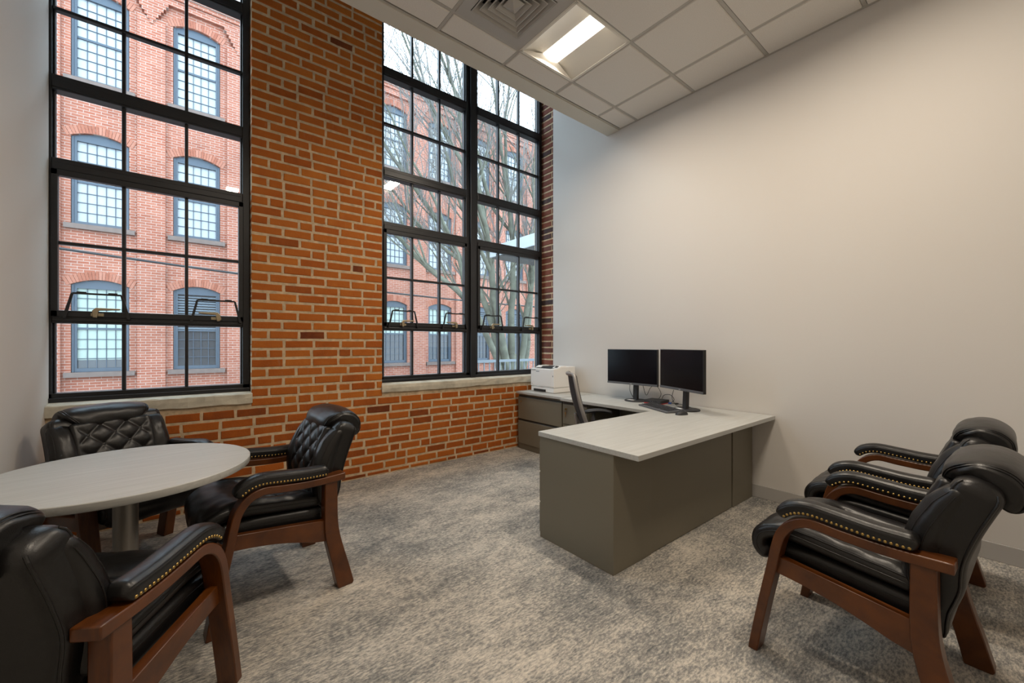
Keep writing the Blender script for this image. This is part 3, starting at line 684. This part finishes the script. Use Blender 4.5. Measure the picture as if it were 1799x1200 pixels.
k = MB(); k.box(-hx - .0042, -hx - .003, .04, .105, hz - .045, hz - .022); k.box(-hx - .0044, -hx - .004, .045, .10, hz - .043, hz - .036, 1); k.build('label_sticker', ['white', 'text'], pr, label='white and grey label sticker')
k = MB(); k.box(-hx - .001, -hx + .004, .162, .176, .085, .098); k.box(-hx - .001, -hx + .004, -.186, -.178, .19, .206); k.build('marking', 'pblk', pr)
def text(parent, txt, size, loc, rot, m, name='lettering'):
    c = bpy.data.curves.new(name, 'FONT'); c.body = txt; c.size = size; c.align_x = 'CENTER'; c.align_y = 'CENTER'; c.extrude = .0004
    tmp = bpy.data.objects.new('tmp', c); COL.objects.link(tmp); bpy.context.view_layer.update()
    me = bpy.data.meshes.new_from_object(tmp); bpy.data.objects.remove(tmp); me.materials.clear(); me.materials.append(M[m])
    o = bpy.data.objects.new(name, me); COL.objects.link(o); o.parent = parent; o.location = loc; o.rotation_euler = rot; return o
text(pr, 'KYOCERA', .017, (-hx - .0045, .145, hz - .024), (R(90), 0, R(-90)), 'text')

# ================================================================== MONITORS
def make_monitor(label, x, y, deg, sw, z0, z1, base):
    """deg: direction the screen faces; origin at the stand base"""
    t = thing('monitor', label, 'monitor', (x, y, ZD), R(deg), 'black monitors on the desk')
    hw = sw / 2; f = base   # screen front sits f ahead of the base centre
    k = MB(); k.box(f - .028, f, -hw, hw, z0, z1); k.box(f - .055, f - .026, -hw * .6, hw * .6, z0 + .06, z1 - .06); k.build('housing', 'pblk', t, bevel=.003)
    k = MB(); k.box(f - .001, f + .0012, -hw + .006, hw - .006, z0 + .022, z1 - .006); k.build('screen', 'screen', t)
    k = MB(); k.box(f - .001, f + .0035, -hw, hw, z0, z0 + .020); ch = k.build('chin_bar', 'pgrey', t, bevel=.002, label='grey lower bezel bar')
    text(ch, 'acer', .014, (f + .0038, 0, z0 + .010), (R(90), 0, R(90)), 'silver')
    k = MB(); k.prism([(-.012, .008), (.022, .008), (.010, z0 + .12), (-.022, z0 + .12)], -.024, .024); k.build('stand_neck', 'pblk2', t, bevel=.004)
    k = MB(); k.lathe([(.112, 0), (.114, .006), (.110, .011), (.03, .014), (.005, .014)], 48); k.build('stand_base', 'pblk2', t, smooth=40)
    k = MB(); k.box(.035, .075, -.055, .015, .0128, .0142); k.build('sticker', 'white', t, label='white sticker on the base')
    return t
make_monitor('black monitor nearer the printer, facing straight out from the right wall', 3.535, 2.405, 180, .577, .168, .520, .085)
make_monitor('black monitor turned at an angle, behind the keyboard and mouse', 3.375, 1.795, 154, .592, .171, .525, .06)

# mini computer, keyboard, mouse
mc = thing('mini_computer', 'flat black mini computer with red underside strip between the two monitors', 'computer', (3.556, 2.188, ZD), R(3))
k = MB(); k.box(-.082, .074, -.09, .09, .008, .036); k.build('case', 'pblk2', mc, bevel=.003)
k = MB(); k.box(-.081, .073, -.089, .089, .0, .009); k.build('red_strip', 'red', mc, label='red strip')
k = MB()
for y in (-.07, -.055, .0, .02): k.box(-.0832, -.0815, y - .004, y + .004, .02, .026)
k.build('port', 'pgrey', mc)
kb = thing('keyboard', 'black keyboard on the desk in front of the angled monitor', 'keyboard', (3.250, 1.972, ZD), R(153))
# local x points to the user, y along its length
k = MB(); k.prism([(-.075, .0), (.078, 0), (.080, .012), (-.073, .026), (-.078, .020)], -.225, .225); k.build('case', 'pgrey', kb, bevel=.005)
KEY = None
def keycap(x, y, w):
    global KEY
    z = .018 + (.0 - x) / .153 * .014 + .0
    k_ = MB(); a, b = .0078, w / 2 - .0012
    k_.loft([[(-a, -b, 0), (a, -b, 0), (a, b, 0), (-a, b, 0)], [(-a * .75, -b + .0015, .006), (a * .75, -b + .0015, .006), (a * .75, b - .0015, .006), (-a * .75, b - .0015, .006)]])
    return k_, (x, y, z)
std = None
for r_i, x in enumerate((-.058, -.032, -.013, .006, .025, .044)):
    y = -.213; n = 0
    while y < .205:
        w = .019
        if r_i == 5 and -.12 < y < -.10: w = .115
        if .062 < y < .072 or .126 < y < .134: y += .009; continue
        if r_i == 0 and n % 5 == 4: y += .010
        kk, loc = keycap(x, y + w / 2, w)
        if w == .019:
            if std is None: std = kk.mesh('key', 'key')
            o = bpy.data.objects.new('key', std); COL.objects.link(o); o.parent = kb; o.location = loc
        else: kk.build('key', 'key', kb, loc=loc)
        n += 1; y += w + .0012 + .0022
ms = thing('mouse', 'black computer mouse beside the keyboard on the desk', 'mouse', (3.125, 1.700, ZD), R(158))
k = MB(); rings = []
for i in range(13):
    u = i / 12 * 2 - 1; w = .031 * math.sqrt(max(.02, 1 - (abs(u) ** 3))) ; hgt = .036 * (1 - .55 * (u * .9 + .12) ** 2) * math.sqrt(max(.03, 1 - u ** 4)); rings.append([(u * .055, w * math.cos(a), max(0, hgt * max(0, math.sin(a)) ** .7) if math.sin(a) > 0 else 0) for a in [j * math.pi / 10 for j in range(11)] ])
k.loft(rings); k.build('shell', 'pblk2', ms, smooth=50)
k = MB(); n = 12; k.loft([[(-.026 + .009 * math.cos(2 * math.pi * j / n), yy, .0285 + .009 * math.sin(2 * math.pi * j / n)) for j in range(n)] for yy in (-.003, .003)]); k.build('scroll_wheel', 'pgrey', ms)
def cable(label, pts, r=.0028, m='cable'):
    k = MB(); k.tube(catmull(pts, 40), r, 6); return tag(k.build('cable', m, smooth=60), label, 'cable', 'computer cables')
zt = ZD + .003
cable('black cable curving down from the straight monitor to its stand', [(3.525, 2.47, ZD + .165), (3.53, 2.475, ZD + .10), (3.545, 2.44, ZD + .03), (3.59, 2.40, zt + .002), (3.60, 2.34, zt)])
cable('tall looped black cable standing behind the mini computer', [(3.56, 2.345, ZD + .165), (3.60, 2.33, ZD + .06), (3.635, 2.30, ZD + .14), (3.648, 2.24, ZD + .15), (3.652, 2.20, ZD + .08), (3.654, 2.24, ZD + .02), (3.64, 2.32, zt)])
cable('small looped black cable at the mini computer end near the wall', [(3.652, 2.20, ZD + .01), (3.656, 2.17, ZD + .07), (3.652, 2.10, ZD + .08), (3.648, 2.06, ZD + .04), (3.630, 2.085, zt)])
cable('black cable hanging from the angled monitor to its base', [(3.375, 1.91, ZD + .165), (3.375, 1.925, ZD + .09), (3.415, 1.90, ZD + .022), (3.46, 1.84, ZD + .02), (3.49, 1.78, zt), (3.46, 1.73, zt)])
cp_ = thing('power_plug', 'blue and black plug lying on the desk by the mini computer', 'plug', (3.60, 2.06, ZD), R(-70))
k = MB(); k.box(-.028, .0, -.009, .009, .001, .016); k.build('plug_body', 'blue', cp_, bevel=.002, label='blue plug body')
k = MB(); k.tube([(0, 0, .008), (.03, 0, .008), (.035, 0, .008), (.06, 0, .008), (.065, .002, .006), (.10, .004, .004)], [.003, .003, .008, .008, .003, .0025], 8); k.build('cord_end', 'cable', cp_)

# ================================================================== OFFICE CHAIR
oc = thing('office_chair', 'grey mesh-backed office chair with black arms tucked into the desk corner', 'office chair', (2.80, 2.27, 0), R(-40))
k = MB()
def back_pt(u, v):   # u: -1..1 across, v: 0..1 up
    x = -.120 - .150 * v ** 1.15 + .035 * u * u - .03 * math.sin(math.pi * v); hw = .215 + .02 * math.sin(math.pi * v) - .05 * v ** 3
    return Vector((x, u * hw, .47 + .53 * v))
rings = []
for i in range(25):
    v = i / 24; rings.append([back_pt(u, v) + Vector((d, 0, 0)) for u, d in [(-1 + 2 * j / 12, .012) for j in range(13)] + [(1 - 2 * j / 12, -.004) for j in range(13)]])
k.loft(rings); k.build('back_mesh', 'mesh', oc, smooth=50)
k = MB(); loop = [back_pt(-1, v / 14) for v in range(15)] + [back_pt(u / 6, 1) + Vector((0, 0, .006)) for u in range(-5, 6)] + [back_pt(1, 1 - v / 14) for v in range(15)] + [back_pt(u / 6, 0) for u in range(5, -6, -1)]
loop.append(loop[0]); k.tube([p + Vector((-.008, 0, 0)) for p in loop], .016, 8); k.build('back_frame', 'chairgrey', oc, smooth=60, label='light grey back frame')
k = MB(); k.prism([(-.175, .36), (-.115, .36), (-.150, .50), (-.200, .66), (-.220, .66), (-.195, .48)], -.035, .035); k.box(-.16, .02, -.035, .035, .34, .38); k.build('back_support', 'chairgrey', oc, bevel=.006)
k = MB(); rings = []
for i in range(17):
    u = i / 16 * 2 - 1; hw = .24 * (1 - abs(u) ** 5 * .35); x = .055 + .205 * u; zz = .455 - .02 * max(0, u) ** 3; e = max(.25, 1 - abs(u) ** 8)
    rings.append([(x, -hw, zz - .028 * e), (x, -hw - .006, zz), (x, -hw * .85, zz + .022 * e), (x, 0, zz + .016 * e), (x, hw * .85, zz + .022 * e), (x, hw + .006, zz), (x, hw, zz - .028 * e)])
k.loft(rings); k.build('seat', 'fabric', oc, smooth=60)
for s in (1, -1):
    k = MB(); rings = []
    for i in range(13):
        u = i / 12 * 2 - 1; x = .03 + .135 * u; w = .043 * math.sqrt(max(.06, 1 - u ** 6)); z = .645 - .022 * u * u; rings.append([(x, s * .265 - w, z), (x, s * .265 - w * .7, z + .012), (x, s * .265 + w * .7, z + .012), (x, s * .265 + w, z), (x, s * .265 + w * .8, z - .014), (x, s * .265 - w * .8, z - .014)])
    k.loft(rings); ar = k.build('armrest', 'pblk2', oc, smooth=50)
    k = MB(); k.tube([(.0, s * .13, .395), (.0, s * .22, .40), (-.005, s * .262, .44), (-.01, s * .266, .56), (-.005, s * .265, .632)], [.018, .018, .02, .021, .021], 10); k.build('arm_post', 'pgrey', ar, smooth=60)
k = MB(); k.lathe([(.026, .07), (.026, .24), (.019, .24), (.019, .36), (.09, .37), (.09, .41)], 20); k.build('gas_column', 'pblk2', oc, smooth=40)
for i in range(5):
    a = 2 * math.pi * i / 5 + .3; ca, sa = math.cos(a), math.sin(a)
    k = MB(); k.tube([(0, 0, .085), (ca * .15, sa * .15, .088), (ca * .29, sa * .29, .066)], [.03, .022, .014], 8); lg = k.build('base_leg', 'pblk2', oc, smooth=60)
    k = MB(); n = 14
    for d in (-.02, .008): k.loft([[(ca * .29 - sa * (d + e) + ca * .026 * math.cos(2 * math.pi * j / n), sa * .29 + ca * (d + e) + sa * .026 * math.cos(2 * math.pi * j / n), .0265 + .026 * math.sin(2 * math.pi * j / n)) for j in range(n)] for e in (0, .012)])
    k.box(ca * .29 - .012, ca * .29 + .012, sa * .29 - .012, sa * .29 + .012, .03, .062); k.build('caster', 'pblk', lg, smooth=40)

# ================================================================== OUTSIDE
k = MB(); k.box(-30, 60, 4.12, 60, -1.9, -1.5); o = k.build('road', 'road'); struct(o)
BY = 15.5
bd = thing('brick_building', 'red brick mill building with rows of arched windows across the street', 'building', (0, BY, -1.5))
COLS = [-3.87 + 2.06 * i for i in range(-1, 13)]; ROWS = [.52, 4.43, 8.27]; WW, WH, RISE = .56, 2.32, .15
Z0 = 1.5
arc = lambda u: RISE * (1 - u * u)
k = MB(); TOPZ = 11.75; x_first = COLS[0] - 1.03; x_last = COLS[-1] + 1.03
def q(x0, x1, z0, z1): k.quad((x0, 0, z0 + Z0), (x1, 0, z0 + Z0), (x1, 0, z1 + Z0), (x0, 0, z1 + Z0))
for cx in COLS:
    a, b = cx - 1.03, cx + 1.03; l, r = cx - WW, cx + WW
    q(a, l, -1.5, TOPZ); q(r, b, -1.5, TOPZ); zz = -1.5
    for zs in ROWS:
        q(l, r, zz, zs); top = zs + WH; nx = zs + WH + .5
        for j in range(10):
            u0, u1 = -1 + j / 5, -1 + (j + 1) / 5; xa, xb = cx + u0 * WW, cx + u1 * WW; za, zb = top + arc(u0), top + arc(u1)
            k.quad((xa, 0, za + Z0), (xb, 0, zb + Z0), (xb, 0, nx + Z0), (xa, 0, nx + Z0)); k.quad((xa, 0, za + Z0), (xa, .25, za + Z0), (xb, .25, zb + Z0), (xb, 0, zb + Z0))
        for xx in (l, r): k.quad((xx, 0, zs + Z0), (xx, .25, zs + Z0), (xx, .25, top + Z0), (xx, 0, top + Z0))
        k.quad((l, 0, zs + Z0), (r, 0, zs + Z0), (r, .25, zs + Z0), (l, .25, zs + Z0)); zz = nx
    q(l, r, zz, TOPZ)
k.box(x_first, x_last, 3.0, 8, 0, TOPZ + Z0); k.box(x_first, x_last, .4, 3.2, TOPZ + Z0 - .1, TOPZ + Z0)
k.build('wall', 'facade', bd)
for cx in [c + 1.03 for c in COLS[:-1]]:
    k = MB(); k.box(cx - .3, cx + .3, -.11, .02, 0, 10.55 + Z0)
    k.build('pilaster', 'facade', bd)
    k = MB()
    for s in range(7): k.box(cx - .04 - .055 * s, cx + .04 + .055 * s, -.135 - .004 * s, .02, 10.38 + .10 * s + Z0, 10.48 + .10 * s + Z0)
    k.build('corbel', 'facade', bd)
k = MB(); k.box(x_first, x_last, -.12, .02, 11.10 + Z0, 11.3 + Z0); k.box(x_first, x_last, -.17, .02, 11.3 + Z0, 11.42 + Z0); k.box(x_first, x_last, -.22, .4, 11.42 + Z0, TOPZ + Z0 + .02); k.build('cornice', 'facade', bd)
def win_meshes():
    f = MB(); y0, y1 = .08, .20; j = .105
    f.box(-WW, -WW + j, y0, y1, 0, WH + .01); f.box(WW - j, WW, y0, y1, 0, WH + .01); f.box(-WW, WW, y0, y1, 0, .10)
    pts = [(-WW, WH - .09), (WW, WH - .09)] + [(WW * u, WH + arc(u)) for u in [1 - i / 8 for i in range(17)]]
    f.prism(pts, y0, y1, 'y')
    f.box(-WW + .012, -WW + .05, y0 - .03, y0, 0, WH); f.box(WW - .05, WW - .012, y0 - .03, y0, 0, WH)
    f.box(-WW + j, WW - j, y0 + .03, y1, WH * .5 - .025, WH * .5 + .03)
    g = MB(); a, b = -WW + j, WW - j; hb = .008
    for i in range(1, 5): x = a + (b - a) * i / 5; g.box(x - hb, x + hb, y0 + .05, y0 + .075, .10, WH - .09)
    for z0, z1 in ((.10, WH * .5 - .025), (WH * .5 + .03, WH - .09)):
        for i in range(1, 4): z = z0 + (z1 - z0) * i / 4; g.box(a, b, y0 + .05, y0 + .075, z - hb, z + hb)
    s = MB(); s.box(-WW - .12, WW + .12, -.10, .10, -.13, 0)
    v = MB(); n = 21
    for i in range(n):
        u0, u1 = -1.12 + 2.24 * i / n, -1.12 + 2.24 * (i + .86) / n
        def pt(u, d): ang = u * .42; return (WW * u + math.sin(ang) * d, WH + RISE * (1 - u * u) + d * math.cos(ang) + .005)
        p = [pt(u0, 0), pt(u1, 0), pt(u1, .215), pt(u0, .215)]; v2 = MB(); v2.prism(p, -.012, .03, 'y'); v.add(v2.v, v2.f, 0, random.uniform(.1, .9))
    return f, g, s, v
WF, WG, WS, WV = [b.mesh(n, m) for b, n, m in zip(win_meshes(), ('window', 'sash_bars', 'window_sill', 'brick_arch'), ('slate', 'muntin', 'brown', 'vou'))]
def pane_mesh(z0, z1, m, name='pane'):
    k = MB(); k.box(-WW + .10, WW - .10, .155, .165, z0, z1); return k.mesh(name, m)
PW = [pane_mesh(.10, WH * .5, 'blind_sky'), pane_mesh(WH * .5, WH - .08, 'blind_sky')]
PG = [pane_mesh(.32, WH * .5, 'green', 'shade'), pane_mesh(WH * .5, WH - .08, 'green', 'shade'), pane_mesh(.10, .32, 'dpane')]
PD = pane_mesh(.10, WH * .5, 'dpane'); PD2 = pane_mesh(WH * .5, WH - .08, 'dpane')
lv = MB()
for i in range(13): lv.prism([(.10, WH * .52 + .078 * i), (.15, WH * .52 + .078 * i + .05), (.155, WH * .52 + .078 * i + .05), (.105, WH * .52 + .078 * i)], -WW + .10, WW - .10, 'x')
LV = lv.mesh('louver', 'louver')
def ob(name, me, parent, loc=None):
    o = bpy.data.objects.new(name, me); COL.objects.link(o); o.parent = parent
    if loc: o.location = loc
    return o
for ri, zs in enumerate(ROWS):
    for ci, cx in enumerate(COLS):
        if ci < 1: continue
        w = ob('window', WF, bd, (cx, 0, zs + Z0)); ob('window_sill', WS, w); ob('brick_arch', WV, w); 
        ob('sash_bars', WG, w)
        if ri > 0:
            for p in PW: ob('pane', p, w)
        elif ci == 2:
            for p in PG: ob(p.name.split('.')[0], p, w)
        elif ci in (3, 8, 9): ob('louver', LV, w); ob('pane', PD, w); ob('pane', PD2, w)
        else: ob('shade', PG[1], w); ob('pane', PD, w)
tag(bd, bd['label'], 'building')
k = MB(); k.tube([(x, 13.4, 3.23 + .0025 * (x - 6) ** 2 - .028 * (x + 2)) for x in [-4 + .7 * i for i in range(28)]], .032, 6); tag(k.build('utility_cable', 'cable'), 'dark overhead utility cable crossing in front of the brick building', 'cable')

# ---- tree
def tree():
    tr = thing('tree', 'bare multi-stemmed tree with grey green bark outside the right window', 'tree', (7.0, 8.7, -1.5))
    rnd = random.Random(5); TR = MB(); BR = MB(); TW = MB()
    base = Vector((7.0, 8.7, -1.5))
    def rel_(p): return Vector(p) - base
    def grow(p, d, L, r, depth):
        n = 5 if depth < 3 else 4; pts = [p.copy()]; rs = [r]; q = p.copy(); dd = d.copy()
        for i in range(n):
            dd = (dd + Vector((rnd.uniform(-.16, .16), rnd.uniform(-.16, .16), rnd.uniform(-.06, .16)))).normalized(); q = q + dd * L / n; pts.append(q.copy()); rs.append(r * (1 - .5 * (i + 1) / n))
        (BR if r > .018 else TW).tube(pts, rs, 6 if r > .018 else 4)
        if depth >= 5 or r < .006: return
        for i in range(rnd.choice((2, 3, 3)) + (depth > 1)):
            f = rnd.uniform(.3, 1); j = min(n, max(1, int(f * n + .5))); ax = Vector((rnd.uniform(-1, 1), rnd.uniform(-1, 1), rnd.uniform(-.3, .5))).normalized()
            nd = (dd + ax * rnd.uniform(.4, .75)).normalized(); nd.z = nd.z * .8 + .28; grow(pts[j], nd.normalized(), L * rnd.uniform(.55, .8), rs[j] * rnd.uniform(.5, .7), depth + 1)
    stems = [  # x, y, z along each stem (world), start radius
        ([(6.75, 8.7, -.1), (6.1, 8.5, 1.3), (5.3, 8.3, 2.3), (4.3, 8.2, 2.9), (3.2, 8.1, 3.7), (2.5, 8.1, 4.4)], .085),
        ([(6.8, 8.7, .3), (6.2, 8.8, 2.3), (5.6, 9.0, 3.4), (4.7, 9.1, 4.6), (3.7, 9.3, 5.9), (3.0, 9.3, 7.2)], .09),
        ([(6.8, 8.6, .4), (6.25, 8.5, 2.6), (5.9, 8.4, 4.3), (5.3, 8.3, 6.1), (4.7, 8.4, 8.2)], .10),
        ([(6.9, 8.8, .4), (6.55, 8.9, 2.2), (6.35, 9.1, 4.6), (6.0, 9.3, 7.0), (5.5, 9.3, 9.0)], .095),
        ([(7.0, 8.7, .3), (6.95, 8.7, 2.3), (7.2, 8.9, 4.2), (7.0, 9.0, 6.6), (7.1, 9.0, 9.0)], .10),
        ([(7.1, 8.6, .2), (7.35, 8.5, 2.0), (7.5, 8.3, 4.2), (7.4, 8.2, 6.2), (7.8, 8.2, 8.5)], .09),
        ([(7.2, 8.7, .0), (7.7, 8.8, 1.7), (8.0, 9.0, 3.5), (8.3, 9.0, 5.6), (8.6, 9.0, 8.0)], .10),
        ([(6.85, 8.9, .0), (6.75, 9.3, 1.8), (6.95, 9.6, 3.6), (6.5, 9.9, 6.0), (6.4, 10, 8.0)], .075),
        ([(5.95, 8.4, 4.2), (5.0, 8.0, 5.4), (4.0, 7.8, 6.4), (3.2, 7.7, 7.8)], .055),
        ([(5.3, 8.3, 2.3), (4.6, 7.9, 3.6), (3.7, 7.7, 4.8), (2.9, 7.6, 6.0)], .045),
        ([(5.6, 9.0, 3.4), (4.6, 8.9, 3.9), (3.6, 8.8, 4.7), (2.6, 8.7, 5.2)], .045),
        ([(6.2, 8.5, 3.0), (5.2, 8.3, 4.4), (4.4, 8.2, 6.2), (3.6, 8.1, 8.0)], .05),
        ([(6.3, 8.8, 5.0), (5.6, 8.6, 6.6), (4.4, 8.4, 8.4), (3.8, 8.3, 9.8)], .05),
        ([(7.2, 8.9, 4.2), (6.6, 8.7, 6.2), (6.2, 8.6, 8.2), (5.9, 8.6, 9.8)], .05),
        ([(7.0, 8.7, 2.6), (7.4, 8.9, 3.6), (7.3, 9.1, 5.2), (7.7, 9.2, 7.2)], .05),
    ]
    for pts, r in stems:
        P = catmull([rel_(p) for p in pts], 22); P = [p + Vector((noise.noise(p * 1.1), noise.noise(p * 1.1 + Vector((9, 0, 0))), 0)) * .10 for p in P]; rs = [r * (1.12 - .85 * i / 21) for i in range(22)]
        TR.tube(P, rs, 10)
        for i in range(5, 22, 2):
            for _ in range(3 if i > 9 else 1):
                d = (P[min(21, i + 1)] - P[i - 1]).normalized(); ax = Vector((rnd.uniform(-1, 1), rnd.uniform(-1, 1), rnd.uniform(-.2, .4))).normalized()
                nd = (d + ax * rnd.uniform(.5, .9)).normalized(); nd.z = abs(nd.z) * .7 + .25; grow(P[i], nd.normalized(), rnd.uniform(1.1, 2.4), rs[i] * rnd.uniform(.3, .5), 2)
    TR.tube([rel_((7.0, 8.7, -1.5)), rel_((7.0, 8.7, -.6)), rel_((6.98, 8.7, .3)), rel_((7.0, 8.7, 1.0))], [.40, .34, .30, .12], 14)
    TR.build('trunk', 'bark', tr, smooth=60); BR.build('branches', 'bark', tr, smooth=60)
    tw = TW.build('twigs', 'twig', tr); tw['kind'] = 'stuff'
tree()
rl = thing('railing', 'grey metal railing below the tree outside the right window', 'railing', (6.2, 6.6, -1.5))
k = MB(); k.box(-2.1, 2.2, -.03, .03, 2.40, 2.45); k.box(-2.1, 2.2, -.02, .02, 1.45, 1.49); k.build('top_rail', 'rail', rl)
k = MB(); k.box(-.02, .02, -.02, .02, 0, 2.42)
for i in range(3): ob('post', k.mesh('post', 'rail'), rl, (-2.05 + 2.05 * i, 0, 0)).scale = (1, 1, 1)
bm_ = MB(); bm_.box(-.009, .009, -.009, .009, 1.47, 2.41); bm_ = bm_.mesh('baluster', 'rail')
for i in range(32): ob('baluster', bm_, rl, (-2.0 + .13 * i, 0, 0))
cn = thing('canopy', 'pale grey flat metal canopy among the branches outside the right window', 'canopy', (7.2, 7.2, -1.5))
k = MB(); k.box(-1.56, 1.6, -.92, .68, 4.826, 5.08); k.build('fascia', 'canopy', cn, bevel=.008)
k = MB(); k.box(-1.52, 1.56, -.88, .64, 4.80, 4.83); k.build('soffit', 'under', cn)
k = MB(); k.box(-.04, .04, -.04, .04, 0, 4.81)
pm = k.mesh('post', 'rail')
for p in ((1.5, -.75), (1.5, .5)): ob('post', pm, cn, (*p, 0))
